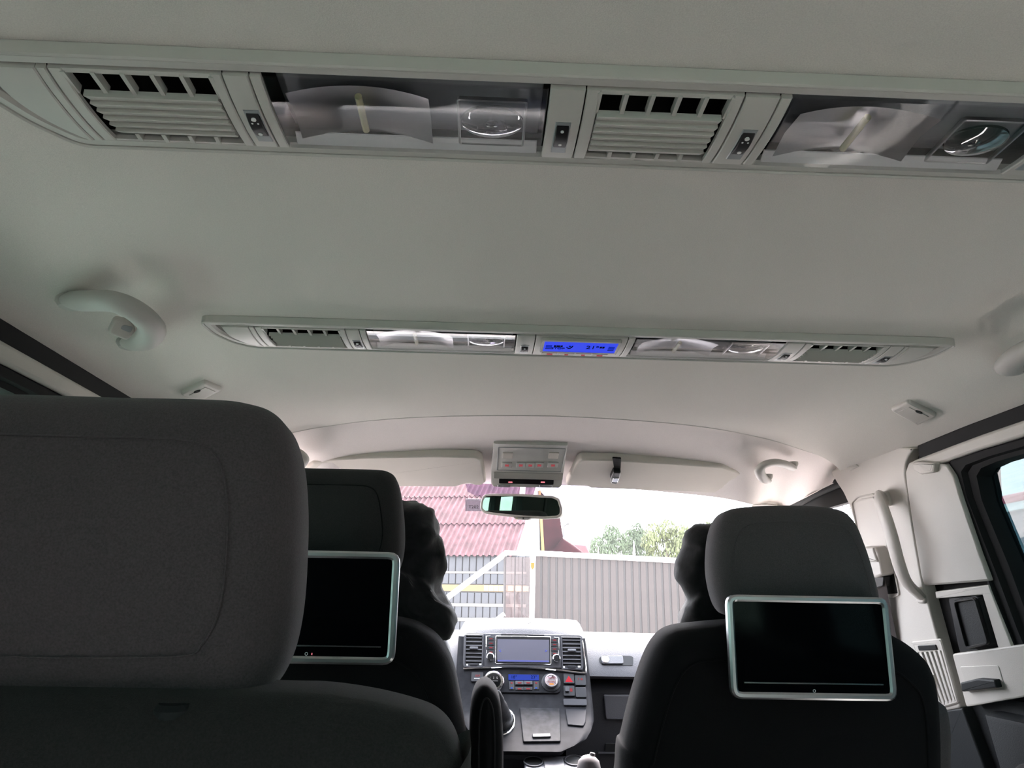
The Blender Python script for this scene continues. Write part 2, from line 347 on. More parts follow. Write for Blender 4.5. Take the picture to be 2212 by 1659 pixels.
# side walls
bT, b1, b2, b3 = [PR.px(2212, y)[1] for y in (876, 910, 945, 972)]
Lwin = [PR.px(*p) for p in [(2212, 985), (2150, 1003), (2122, 1016), (2112, 1034), (2123, 1086), (2150, 1150), (2177, 1212), (2211, 1307)]]
lean = (Lwin[-1][0] - Lwin[4][0]) / (Lwin[-1][1] - Lwin[4][1])
bBelt = yz(1, 0, .88)[1]
winlow = (Lwin[-1][0] + lean * (bBelt - Lwin[-1][1]), bBelt)
for s, nm in ((1, 'right'), (-1, 'left')):
    pl = SIDE[s]; W = sempty('wall_' + nm, (s * .82, .6, 0))
    def Q(y, z): return yz(s, y, z)
    def prism(name, pts, h0, h1, mat, bev=0, r=0, parent=W, seg=2):
        m_ = MB(); m_.poly(pl, pts, h0, h1, bev, r, seg); return part(name, m_, mat, parent)
    def bar(y0, y1, ba, bb): return [((1.4 - y0) * s, ba), ((1.4 - y1) * s, ba), ((1.4 - y1) * s, bb), ((1.4 - y0) * s, bb)]
    prism('lower_panel', bar(-1.6, 2.9, yz(1, 0, .0)[1], bBelt), -.05, -.012, M['dpanel'])
    prism('roof_side', bar(-1.6, 2.2, b3 + .0, bT + .06), -.05, -.014, M['rubber'])
    prism('door_post', mir(s, [yz(1, 1.80, 1.30), yz(1, 1.30, 1.30), (Lwin[4][0] - .02, Lwin[4][1]), (winlow[0] - .02, bBelt), yz(1, 1.75, .86)]), -.05, -.015, M['rubber'])
    prism('rear_pillar', bar(-1.6, -1.3, bBelt, b3), -.05, .0, M['grey'])
    prism('middle_pillar', bar(-.05, .37 if s > 0 else .495, bBelt, b3), -.05, .0, M['rubber'])  # made extra wide, most on the left, so the mirror reflects dark there
    prism('window_divider', bar(.685, .735, bBelt, b3), -.04, -.012, M['rubber'])
    prism('quarter_sill', bar(-1.6, .30, bBelt - .03, bBelt + .0), -.05, .012, M['grey'])
    prism('rear_roof_rail', bar(-1.6, .30, b2, b1), -.03, .010, M['grey'], .006)
    m_ = MB(); m_.poly(pl, bar(-1.3, -.05, bBelt, b3), -.034, -.030); part('quarter_glass', m_, M['tint'], W)
    # roof seal: dark rubber between headliner and the door trim
    prism('roof_seal', mir(s, [(1.4 + 1.6, bT + .012), (1.4 + 1.6, b1 - .003), PR.px(2212, 912), PR.px(2060, 968), PR.px(1990, 996), PR.px(1985, 962), PR.px(2100, 914), PR.px(2212, 872)]), -.014, .004, M['rubber'], .003)
    # sliding door
    D = sempty('door_1' if s > 0 else 'door_2', pl.pt(*Q(.85, 0.0)))
    trimpx = [(2212, 910), (2130, 938), (2060, 964), (1992, 990), (1974, 1000), (1968, 1018), (1971, 1050), (1985, 1140), (2002, 1240), (2009, 1264)]
    right = [(2152, 1253), (2130, 1195), (2090, 1080), (2074, 1028), (2058, 1002), (2044, 1000), (2130, 970), (2212, 945)]
    pts = [((1.4 - .30), b1)] + PR.pix([(2212, 910), (2130, 938), (2060, 964), (1992, 990), (1974, 1000), (2044, 1000), (2130, 970), (2212, 945)]) + [((1.4 - .30), b2)]
    prism('rail_trim', mir(s, pts), -.012, .012, M['grey'], .005, 0, D, 3)
    prism('upper_trim', mir(s, PR.pix(trimpx[3:] + right[:6])), -.012, .0125, M['grey'], .006, .004, D, 3)
    # black window surround (outline minus glass, built as a strip)
    inn = [(1.4 - .28, Lwin[0][1])] + Lwin + [winlow, (1.4 - .28, bBelt + .0)]
    out_ = [(1.4 - .23, b2 + .004), PR.px(2212, 944), PR.px(2130, 968), PR.px(2060, 992), PR.px(2050, 1004), PR.px(2064, 1060), PR.px(2100, 1160), PR.px(2140, 1270), PR.px(2190, 1400), (winlow[0] - .05, bBelt - .05), (1.4 - .23, bBelt - .05)]
    inn, out_ = mir(s, inn), mir(s, out_)
    m_ = MB()
    L = []
    for h, k in ((-.03, 0), (.003, 0), (.006, .12), (.004, .5), (-.004, .6), (-.006, .85), (-.022, 1), (-.03, 1)):
        L.append([pl.pt(o[0] * (1 - k) + i[0] * k, o[1] * (1 - k) + i[1] * k, h) for o, i in zip(out_, inn)])
    m_.loops(L, False, False); part('window_surround', m_, M['rubber'], D)
    m_ = MB(); m_.poly(pl, inn, -.03, -.026); part('window_glass', m_, M['tint2'] if s > 0 else M['tint'], D)
    m_ = MB(); m_.tube([pl.pt(*q, .006) for q in mir(s, [PR.px(*p) for p in [(2072, 1045), (2095, 1110), (2125, 1195), (2160, 1290), (2200, 1400)]])], .0045, 8); part('glass_run_seal', m_, M['rubber'], D)
    # lower door
    low = [PR.px(*p) for p in [(2036, 1277), (2150, 1262), (2212, 1415)]] + [(1.4 - .30, PR.px(2212, 1415)[1]), (1.4 - .30, PR.px(2212, 1505)[1])] + [PR.px(*p) for p in [(2212, 1505), (2102, 1524), (2075, 1440), (2055, 1350), (2040, 1300)]]
    hole = [PR.px(*p) for p in [(2057, 1290), (2132, 1281), (2166, 1395), (2076, 1411)]]
    hr = rnd(mir(s, hole), .012); lo_ = ccw(mir(s, low))
    # face with the handle pocket: outer outline bridged to the pocket
    prism('lower_trim', mir(s, [PR.px(*p) for p in [(2071, 1410), (2240, 1387), (2250, 1500), (2102, 1525)]]), -.012, .014, M['grey2'], .003, .006, D)
    prism('trim_bridge', mir(s, [PR.px(*p) for p in [(2033, 1276), (2150, 1261), (2157, 1281), (2036, 1291)]]), -.012, .013, M['grey2'], .003, .002, D)
    prism('trim_bridge', mir(s, [PR.px(*p) for p in [(2136, 1280), (2154, 1272), (2208, 1412), (2173, 1404)]]), -.012, .0128, M['grey2'], .003, .002, D)
    prism('handle_pocket', mir(s, [PR.px(*p) for p in [(2050, 1288), (2134, 1280), (2170, 1398), (2076, 1412)]]), -.03, .004, M['black'], .004, .01, D)
    hf = prism('door_handle', mir(s, [PR.px(*p) for p in [(2078, 1292), (2130, 1283), (2162, 1390), (2106, 1402)]]), .004, .016, M['dpanel'], .004, .012, D)
    m_ = MB(); m_.ring(pl, rnd(mir(s, [PR.px(*p) for p in [(2080, 1294), (2128, 1286), (2159, 1388), (2108, 1399)]]), .01), .004, .014, .021, .001); part('handle_rim', m_, M['black'], D)
    prism('lock_pocket', mir(s, [PR.px(*p) for p in [(2089, 1437), (2174, 1434), (2188, 1484), (2108, 1491)]]), .010, .0152, M['grey'], .001, .006, D)
    prism('lock_lever', mir(s, [PR.px(*p) for p in [(2102, 1470), (2140, 1461), (2178, 1464), (2183, 1481), (2106, 1490)]]), .008, .026, M['dpanel'], .004, .003, D)
    prism('door_card', bar(.30, 1.46, yz(1, 0, .05)[1], PR.px(2100, 1528)[1]), -.012, .022, M['dpanel'], .01, 0, D)
    prism('armrest', [Q(.3, .80), Q(1.36, .80), Q(1.30, .73), Q(.3, .70)], .02, .07, M['dpanel'], .02, .02, D)
    prism('blind_hook', mir(s, [PR.px(*p) for p in [(1992, 997), (2004, 993), (2043, 997), (2040, 1018), (2010, 1022), (1995, 1012)]]), .006, .022, M['grey2'], .006, .004, D)
    prism('hook_slot', mir(s, [PR.px(*p) for p in [(2006, 999), (2038, 1001), (2034, 1013), (2020, 1014)]]), .018, .0225, M['grey'], .0005, .002, D)
    # B pillar
    B = sempty('trim_1' if s > 0 else 'trim_2', pl.pt(*Q(1.6, 0.0)))
    bp = [(1802, 1016), (1835, 1003), (1895, 972), (1930, 962), (1985, 967), (1972, 982), (1964, 1005), (1965, 1030), (1981, 1140), (1999, 1245), (2022, 1330), (2052, 1440), (2086, 1528), (2030, 1538), (1976, 1545), (1950, 1470), (1925, 1390), (1898, 1310), (1880, 1235), (1862, 1150), (1845, 1095), (1830, 1062), (1816, 1042)]
    prism('pillar_trim', mir(s, PR.pix(bp)), -.0145, .010, M['grey2'], .004, .010, B, 4)
    prism('lower_pillar', mir(s, PR.pix([(1974, 1542), (2030, 1536), (2087, 1527), (2160, 1720), (2010, 1720)])), -.0145, .009, M['dpanel'], .006, .004, B, 3)
    prism('airbag_tag', mir(s, PR.pix([(1839, 1006), (1858, 1000), (1866, 1006), (1845, 1016)])), .009, .0125, M['grey2'], .001, .002, B)
    rec = mir(s, PR.pix([(1849, 1084), (1862, 1070), (1898, 1064), (1912, 1082), (1932, 1170), (1955, 1284), (1938, 1290), (1893, 1292), (1872, 1195)]))
    m_ = MB(); m_.ring(pl, rnd(rec, .008), .0035, .008, .0135, .001); part('belt_slot_rim', m_, M['grey2'], B)
    prism('adjuster_cover', mir(s, PR.pix([(1860, 1082), (1872, 1076), (1900, 1071), (1908, 1080), (1932, 1178), (1936, 1196), (1884, 1192)])), .008, .0155, M['grey2'], .003, .005, B)
    prism('adjuster_slot', mir(s, PR.pix([(1886, 1232), (1940, 1236), (1950, 1280), (1902, 1284)])), .008, .0102, M['void'], 0, .003, B)
    g = prism('belt_guide', mir(s, PR.pix([(1879, 1188), (1894, 1177), (1926, 1176), (1934, 1188), (1944, 1236), (1930, 1243), (1912, 1241), (1884, 1214)])), .010, .040, M['grey2'], .012, .005, B, 4)
    prism('guide_cap', mir(s, PR.pix([(1880, 1189), (1894, 1178), (1926, 1177), (1937, 1208), (1912, 1208)])), .034, .044, M['grey2'], .005, .004, B, 3)
    # long pillar grab handle
    hp = [(1926, 1076), (1934, 1072), (1947, 1076), (1964, 1105), (1981, 1150), (1994, 1205), (2001, 1250), (2000, 1284)]
    hh = [.012, .030, .044, .050, .052, .050, .040, .012]
    path = spline([pl.pt(*q, h) for q, h in zip(mir(s, PR.pix([(x - 3 * (h > .02), y) for (x, y), h in zip(hp, hh)])), hh)], 5)
    G = thing('pillar_grab_handle', pl.pt(*Q(1.6, 1.05)), 'long pale grey vertical grab handle on the ' + ('pillar beside the passenger seat' if s > 0 else 'pillar beside the driver seat'), 'handle', 'pillar grab handles')
    m_ = MB(); n_ = len(path); m_.tube(path, [(.0165 + .003 * math.sin(math.pi * i / n_), .010) for i in range(n_)], 12, up=tuple(pl.n)); part('grip', m_, M['grey2'], G)
    for k in (0, -1):
        m_ = MB(); a, b = mir(s, [PR.px(*hp[k])])[0]; m_.poly(pl, rnd(rect(a, b, .015, .016), .008), .006, .016, .004); part('mount', m_, M['grey2'], G)
    if s > 0:
        # seat belt hanging from the guide down behind the seat
        SB = thing('seat_belt', pl.pt(*PR.px(1945, 1330), .02), 'dark brown seat belt webbing hanging from the pillar guide', 'seat belt')
        m_ = MB(); pth = [(1924, 1240, .026), (1927, 1256, .026), (1931, 1300, .022), (1938, 1350, .018), (1948, 1420, .016)]
        m_.tube([pl.pt(*PR.px(x, y), h) for x, y, h in spline([Vector(p) for p in pth], 4)], [(.022, .0012)] * 17, 8, up=tuple(pl.n)); part('webbing', m_, M['belt'], SB)
        m_ = MB(); m_.poly(pl, rnd(PR.pix([(1900, 1238), (1938, 1241), (1936, 1262), (1916, 1268)]), .003), .014, .03, .002); part('guide_loop', m_, M['black'], SB)
        # pillar vent
        V = thing('pillar_air_vent', pl.pt(*PR.px(2035, 1450), .01), 'tall grey air vent with upright slats low on the pillar', 'air vent')
        pv = PR.pix([(1981, 1384), (2046, 1377), (2085, 1516), (2034, 1531)])
        m_ = MB(); m_.ring(pl, rnd(pv, .006), .009, .009, .0145, .002); part('frame', m_, M['grey2'], V)
        m_ = MB(); m_.poly(pl, PR.pix([(1988, 1408), (2049, 1400), (2080, 1512), (2036, 1525)]), .0085, .0112); part('duct', m_, M['void'], V)
        m_ = MB(); m_.poly(pl, PR.pix([(1984, 1384), (2045, 1379), (2052, 1403), (1990, 1408)]), .009, .0140, .001); part('header', m_, M['grey2'], V)
        m_ = MB(); m_.poly(pl, rnd(PR.pix([(1998, 1392), (2037, 1390), (2041, 1401), (2001, 1403)]), .002), .0125, .0165, .001); part('thumb_wheel', m_, M['black'], V)
        for k in range(6):
            t = k / 5; A = Vector((1993 + 50 * t, 1409 - 7 * t)); Bq = Vector((2039 + 38 * t, 1524 - 12 * t)); wdt = 2.6
            m_ = MB(); m_.poly(pl, PR.pix([(A.x - wdt, A.y), (A.x + wdt, A.y), (Bq.x + wdt, Bq.y), (Bq.x - wdt, Bq.y)]), .010, .0155, .0008); part('slat', m_, M['grey2'], V)
        m_ = MB(); m_.poly(pl, PR.pix([(2023, 1456), (2033, 1455), (2039, 1481), (2028, 1482)]), .0135, .021, .002, .002); part('tab', m_, M['grey2'], V)
    # front door: seal arc, glass, panel
    FD = sempty('door_3' if s > 0 else 'door_4', pl.pt(*Q(2.2, 0)))
    arc = mir(s, PR.pix([(1660, 1122), (1690, 1104), (1720, 1086), (1755, 1066), (1790, 1050), (1822, 1036)]))
    m_ = MB(); m_.tube([pl.pt(*q, -.004) for q in spline([Vector(a) for a in arc], 4)], .013, 10); part('door_seal', m_, M['rubber'], FD)
    fg = mir(s, PR.pix([(1640, 1120), (1690, 1092), (1755, 1055), (1822, 1025), (1850, 1070), (1890, 1220), (1930, 1380)]) + [yz(1, 1.75, .88), yz(1, 2.60, .88)])
    m_ = MB(); m_.poly(pl, fg, -.034, -.030); part('window_glass', m_, M['screenglass'], FD)
    prism('door_card', [Q(1.72, .05), Q(2.7, .05), Q(2.7, .9), Q(1.72, .9)], -.03, .02, M['dash2'], .01, 0, FD)
# windscreen, pillars either side
hf_ = [Vector((-q.x, q.y, q.z)) for q in reversed(hdr[1:])] + hdr
hf_ = spline(hf_, 3)
base = [Vector((q.x * 1.20, 2.86 - .22 * (q.x / .6) ** 2, .90)) for q in hf_]
WS = sempty('window_1', (0, 2.85, .9))
mb = MB()
front = [[a * (1 - t) + b * t + Vector((0, .03 * math.sin(math.pi * t), .03 * math.sin(math.pi * t))) for a, b in zip(hf_, base)] for t in [k / 10 for k in range(11)]]
mb.loops(front, False, False, False); part('glass', mb, M['screenglass'], WS)
def ws_pt(px, py, off=.004):
    """point on the windscreen seen through a pixel"""
    d = ray(px, py); lo, hi = 1.5, 2.9
    best = None
    for k in range(400):
        y = lo + (hi - lo) * k / 400; p = CAM + d * (y / d.y)
        t = max(0, min(1, (hf_[len(hf_) // 2].z + .0 - p.z) / (hf_[len(hf_) // 2].z - .9)))
        ys = (hf_[len(hf_) // 2].y * (1 - t) + 2.86 * t + .03 * math.sin(math.pi * t)) - .25 * (p.x / .6) ** 2 * (t + .25)
        if p.y >= ys - off: return p
    return p
mb = MB(); fr = [(1005, 1042), (1010, 1062), (1030, 1072), (1240, 1077), (1290, 1074), (1318, 1062), (1335, 1048)]
pts = [ws_pt(*p) for p in fr]
mb.loops([pts, [p + Vector((0, .0015, 0)) for p in pts]]); part('shade_band', mb, M['frit'], WS)
for s in (-1, 1):
    T = sempty('trim_3' if s < 0 else 'trim_4', (s * .72, 2.6, .9))
    i0, o0 = hdr[-1], side_b[1]; i1, o1 = Vector((.63, 2.70, .9)), Vector((.775, 2.46, .9)); L = []
    for k in range(9):
        t = k / 8; a = i0.lerp(i1, t); b = o0.lerp(o1, t); row = []
        for j in range(7):
            e = j / 6; c_ = a.lerp(b, e); bl = .022 * math.sin(math.pi * e) * (.4 + .6 * t); row.append(Vector((s * (c_.x - bl * .7), c_.y - bl, c_.z)))
        row += [row[-1] + Vector((s * .02, .05, .01)), row[0] + Vector((s * .05, .05, .01))]; L.append(row)
    mb = MB(); mb.loops(L); part('pillar_cover', mb, M['grey2'], T)

# ------------------------------------------------------------------ roof consoles (air vents, lamps, display)
def console(name, y0, y1, mods, label, right_cap=True):
    """mods: list of (kind, xa, xb); the body bulges down below the headliner"""
    T = thing(name, (0, (y0 + y1) / 2, 1.39), label, 'roof console')
    D = y1 - y0
    def zb(v): return 1.3850 - .0025 - .0060 * (1 - abs(2 * v - 1) ** 2.2)
    def S(x, v, off=0): return Vector((x, y0 + D * v, zb(v) - off))
    def barrel(xa, xb, v0, v1, off=0, th=.004, n=10, sk=(0, 0), ov=None):
        L = []; m = MB()
        for k in range(n + 1):
            v = v0 + (v1 - v0) * k / n; e = xa + sk[0] * v, xb + sk[1] * v
            o = off + (ov(k / n) if ov else 0)
            L.append([S(e[0], v, o - th), S(e[0], v, o - .0008), S(e[0] + .0008, v, o), S(e[1] - .0008, v, o), S(e[1], v, o - .0008), S(e[1], v, o - th)])
        return m.loops(L)
    xl, xr = -.515, .515
    # outer frame: flat lip with rounded, slanted ends
    P0 = PL((0, y0, 1.3885), (1, 0, 0), (0, -1, 0))           # n points down
    out = [(xl, 0), (xr, 0), (xr - .003, -.045), (xr - .020, -.082), (xr - .045, -D), (xl + .045, -D), (xl + .020, -.082), (xl + .003, -.045)]
    o2 = rnd(out, .012)
    m = MB(); m.ring(P0, o2, .0125, 0, .0085, .003); part('frame', m, M['console'], T)
    m = MB(); m.ring(P0, inset(ccw(o2), -.0015), .0030, -.001, .0100, .0012); part('frame_lip', m, M['console'], T)
    m = MB(); bx0, bx1, by0, by1 = -HX + .0005, HX - .0005, y0 + .0095, y1 - .0095                    # open-bottomed box above the headliner
    c8 = [Vector((x, y, z)) for z in (1.389, 1.425) for y in (by0, by1) for x in (bx0, bx1)]
    m.add(c8, [(4, 5, 7, 6), (0, 1, 5, 4), (2, 3, 7, 6), (0, 2, 6, 4), (1, 3, 7, 5)]); part('backing', m, M['void'], T)
    va, vb = .115, .895
    for kind, xa, xb in mods:
        if kind == 'cap':
            m = MB(); s = -1 if xa < 0 else 1; L = []
            for k in range(13):
                v = va + (vb - va) * k / 12; e = abs(xl) - .022 - .026 * max(0, (v - .3) / .6) ** 1.6 - .008 * v
                inn_ = abs(xb if s < 0 else xa)
                L.append([S(s * inn_, v, -.004), S(s * inn_, v, .001), S(s * (inn_ + .001), v, .002), S(s * (e - .003), v, .002), S(s * e, v, -.001), S(s * e, v, -.004)])
            m.loops(L); part('end_cap', m, M['console'], T)
        elif kind == 'strip' or kind == 'panel':
            part('divider' if kind == 'strip' else 'panel', barrel(xa + .0006, xb - .0006, va, vb, .0015), M['console'], T)
        elif kind in ('switch', 'knob'):
            E_ = part('switch_panel', barrel(xa + .0006, xb - .0006, va, vb, .0015), M['console'], T)
            c = (xa + xb) / 2 + (.002 if kind == 'knob' else 0)
            m = barrel(c - .0062, c + .0062, .42, .80, .0021, .003, 6); part('switch_recess', m, M['dsilver'], E_)
            rk = barrel(c - .0052, c + .0052, .45, .72, .0022, .002, 8, ov=lambda t: .0022 * math.sin(math.pi * t))
            part('rocker', rk, M['black'], E_)
            m = MB()
            if kind == 'knob':
                for vx, vv, r in ((0, .50, .0019), (-.0022, .54, .0008), (.0022, .54, .0008), (0, .67, .0018)): m.lathe(S(c + vx, vv, .0030), (0, 0, -1), [(r, 0), (r, .0012)], 10)
            else:
                for vv in (.50, .66): m.lathe(S(c, vv, .0032), (0, 0, -1), [(.0013, 0), (.0013, .0010)], 8)
            part('switch_marks', m, M['white'], E_)
        elif kind == 'vent':
            V = part('vent_frame', barrel(xa + .0006, xa + .010, va, vb, .0012), M['console'], T)
            part('vent_frame', barrel(xb - .008, xb - .0006, va, vb, .0012), M['console'], T)
            part('vent_edge', barrel(xa + .010, xb - .008, va, va + .035, .0006, .004, 2), M['console'], T)
            part('vent_edge', barrel(xa + .010, xb - .008, vb - .02, vb, .0004, .004, 2), M['console'], T)
            a, b = xa + .010, xb - .008; n = 6; w0, w1 = .335, .80
            for k in range(n):                                     # barrel louvre: stepped slats
                v0 = w0 + (w1 - w0) * k / n; v1 = w0 + (w1 - w0) * (k + 1) / n
                part('slat', barrel(a + .001, b - .001, v0, v1 + .004, 0, .006, 2, sk=(.010, -.002) if xa < -.3 else (0, -.004), ov=lambda t: .0026 - .0036 * t), M['console'], T)
            for k in range(6):                                     # ribs between the air slots
                x = a + (b - a) * k / 5
                for vv0, vv1 in ((va + .02, w0 + .01), (w1, vb - .005)):
                    if vv1 > .8 and k in (0, 5): continue
                    m = MB(); p0, p1 = S(x, vv0, -.001), S(x, vv1, .0)
                    m.box((p0 + p1) / 2 + Vector((0, 0, .0022)), (.0016, (vv1 - vv0) * D / 2, .0034)); part('rib', m, M['console'], T)
        elif kind == 'lamp':
            Lm = part('lamp_housing', barrel(xa + .003, xb - .003, va + .02, vb - .02, -.0200, .0006, 8), M['dsilver'], T)
            wd = xb - xa
            r0, r1 = xa + wd * .06, xa + wd * .57
            m = MB(); L = []                                        # curved reflector panel
            for k in range(17):
                t = k / 16; x = r0 + (r1 - r0) * t; dz = .0015 + .012 * abs(2 * t - 1) ** 2
                L.append([S(x, .28, -.0120 + dz * .75), S(x, .55, -.0175 + dz * .75), S(x, .80, -.0120 + dz * .75)])
            m.loops(L, False, False, False); part('reflector', m, M['refl'], Lm)
            m = MB(); x = (r0 + r1) / 2; m.tube([S(x, .32, -.0055), S(x, .70, -.0055)], .0028, 10); part('bulb', m, M['bulb'], Lm)
            q0, q1 = xa + wd * .67, xa + wd * .93
            P2 = PL(S((q0 + q1) / 2, .58, -.0100), (1, 0, 0), (0, -1, 0))
            m = MB(); m.ring(P2, rnd(rect(0, 0, (q1 - q0) / 2, D * .26), .003), .002, 0, .0035, .0006); part('bezel', m, M['refl'], Lm)
            m = MB(); m.lathe(P2.o, (0, 0, -1), [(.0245, 0), (.0240, .0022), (.019, .0044), (.010, .0056), (.001, .006)], 28)
            for i, q in enumerate(m.v): m.v[i] = Vector((q.x, P2.o.y + (q.y - P2.o.y) * .82, q.z))
            part('reading_lens', m, M['lens2'], Lm)
            m = MB(); m.lathe(P2.o + Vector((0, .002, 0)), (0, 0, -1), [(.005, 0), (.005, .002), (.002, .003)], 12); part('reading_bulb', m, M['chrome'], Lm)
            m = barrel(xa + .0008, xb - .0008, va, vb, .0016, .0012, 14); part('lens', m, M['lens'], T)
            m = barrel(xa + .006, xb - .004, vb - .10, vb - .015, -.0010, .0012, 3, ov=lambda t: .0 - .006 * (1 - t)); part('lens_glint', m, M['white'], T)  # white strip painted in for windscreen light caught in the lens edge
        elif kind == 'display':
            E_ = part('display_panel', barrel(xa + .0006, xb - .0006, va, vb, .0015), M['console'], T)
            c = (xa + xb) / 2; hw = (xb - xa) / 2
            pd = PL(S(c, .375, .0030), (1, 0, 0), (0, -1, .02))
            m = MB(); m.ring(pd, rnd(rect(0, 0, hw * .86, D * .235), .002), .0040, -.003, .0012, .0006); part('display_bezel', m, M['grey'], E_)
            m = MB(); m.poly(pd, rect(0, 0, hw * .81, D * .198), -.004, .0008); part('display', m, M['lcd'], E_)
            hs = hw * .80; ink = M['lcdink']
            text('digits', '21', pd, hs * .29, .0008, .0010, .0165, ink, E_, squash=.82)
            text('digits', '0', pd, hs * .47, .0038, .0010, .0085, ink, E_)
            text('stop_mark', 'STOP', pd, -hs * .60, -.0062, .0010, .0080, ink, E_)
            m = MB()
            for gx in (-.66, -.55, .60):
                for i in (-1, 1):
                    for j in (-1, 1): m.poly(pd, rect(hs * gx + i * .0018, .0024 + j * .0018, .0015, .0014), .0008, .0011)
            part('fan_marks', m, ink, E_)
            m = MB()
            for sx_ in (-1, 1):
                m.poly(pd, rect(sx_ * hs * .86, -.0080, hs * .085, .0008), .0008, .0011)
                for j in range(4): m.poly(pd, rect(sx_ * hs * .86, -.0035 + j * .0028, hs * .085, .00025), .0008, .0011)
            part('level_bars', m, ink, E_)
            m = MB(); m.lathe(pd.pt(-hs * .36, -.001, .0008), pd.n, [(.0014, 0), (.0014, .0003)], 10); m.lathe(pd.pt(-hs * .29, .0035, .0008), pd.n, [(.0015, 0), (.0015, .0003)], 10)
            m.tube([pd.pt(-hs * .34, -.0045, .0009), pd.pt(-hs * .27, -.004, .0009), pd.pt(-hs * .23, 0, .0009), pd.pt(-hs * .215, .005, .0009)], .0009, 6); part('airflow_figure', m, ink, E_)
            for k in range(4):
                xa_ = c - hw * .80 + hw * 1.52 * k / 4; xb_ = c - hw * .80 + hw * 1.52 * (k + 1) / 4 - .001
                bt = part('button', barrel(xa_, xb_, .72, .845, .0022, .003, 5), M['grey2'], E_)
                m = MB(); m.box(S((xa_ + xb_) / 2, .775, .0029), (.004 if k in (0, 3) else .0025, .0016, .0004)); part('button_mark', m, M['redm'], T)
    return T
side_mods = [('cap', -.5, -.4545), ('strip', -.4545, -.4465), ('vent', -.4465, -.325), ('knob', -.325, -.306), ('strip', -.306, -.297), ('lamp', -.297, -.092), ('switch', -.092, -.0655)]
right_mods = [('strip', .062, .072), ('lamp', .072, .282), ('switch', .282, .308), ('vent', .308, .428), ('knob', .428, .448), ('strip', .448, .4545), ('cap', .4545, .5)]
rear_c = console('roof_console', YR0, YR1, side_mods + [('vent', -.0655, .050), ('knob', .050, .076), ('strip', .076, .085), ('lamp', .085, .296), ('switch', .296, .318), ('vent', .318, .428), ('knob', .428, .448), ('cap', .4545, .5)], 'wide grey roof console with two air vents, two lamps and no display')
front_c = console('roof_console', YF0, YF1, side_mods + [('display', -.0655, .062)] + right_mods, 'grey roof console with a glowing blue climate display between two lamps')

# ------------------------------------------------------------------ grab handles on the headliner
def grab(label, pts, rad, mat, hook=None, s=1, dx=0):
    P = [Vector((q.x * s - dx, q.y, q.z)) for q in pts]
    G = thing('grab_handle', (P[0] + P[-1]) / 2, label, 'handle', 'headliner grab handles')
    sp = spline(P, 6); n = len(sp)
    rr = []
    for i in range(n):
        t = i / (n - 1); e = min(t, 1 - t) * 2; k = min(1, e * 5) ** .5
        rr.append((rad * (1.0 + .25 * (1 - e)) * (.55 + .45 * k), rad * .78 * (.45 + .55 * k)))
    m = MB(); m.tube(sp, rr, 16); part('grip', m, mat, G, 60)
    for q in (P[0], P[-1]):
        m = MB(); m.lathe(Vector((q.x, q.y, ceil_z(q.x) - .001 if q.y < 1.5 else q.z + .016)), (0, 0, -1), [(rad * 1.1, 0), (rad * 1.1, .006), (rad * .8, .012)], 16); part('mount', m, mat, G)
    if hook:
        h = Vector((hook.x * s, hook.y, hook.z))
        hn = Vector((.45 * s, -.62, -.62)).normalized(); hu = Vector((0, 0, 1)).cross(hn).normalized(); pl = PL(h, hu, hn.cross(hu))
        m = MB(); m.poly(pl, rnd([(-.016, -.010), (.008, -.015), (.015, .002), (.004, .012), (-.013, .012)], .005), -.005, .005, .003, 0); hk = part('coat_hook', m, M['grey'], G)
        m = MB(); m.poly(pl, rnd([(-.004, .0), (.009, -.003), (.010, .006), (-.002, .006)], .003), .003, .0056, .0004); part('hook_notch', m, M['dsilver'], hk)
        m = MB(); m.tube([h, h + Vector((-s * -.012, .004, .02))], .006, 8); part('hook_stem', m, M['grey'], G)
    return G
gl = [on_ceil(152, 652, -.006), PZ(190, 650, 1.352), PZ(245, 652, 1.338), PZ(296, 674, 1.334), PZ(328, 708, 1.338), PZ(314, 734, 1.352), on_ceil(278, 744, -.008)]
hk = PZ(266, 708, 1.352)
grab('pale grey grab handle with a coat hook above the left side window', gl, .0150, M['handle'], hk, 1)
gr = [Vector((q.x, q.y, q.z)) for q in gl]
grab('pale grey grab handle with a coat hook above the right sliding door', gl, .0150, M['handle'], hk, -1)
cab_h = [Vector(q) for q in (PY(1714, 1013, 1.73), PY(1695, 1003, 1.69), PY(1672, 999, 1.67), PY(1651, 1004, 1.67), PY(1641, 1017, 1.685), PY(1648, 1033, 1.72), PY(1659, 1040, 1.75))]
for s, lb in ((1, 'small curved grab handle above the front passenger door'), (-1, 'small curved grab handle above the driver door')):
    grab(lb, cab_h, .0105, M['grey'], None, s, 0 if s > 0 else .04)

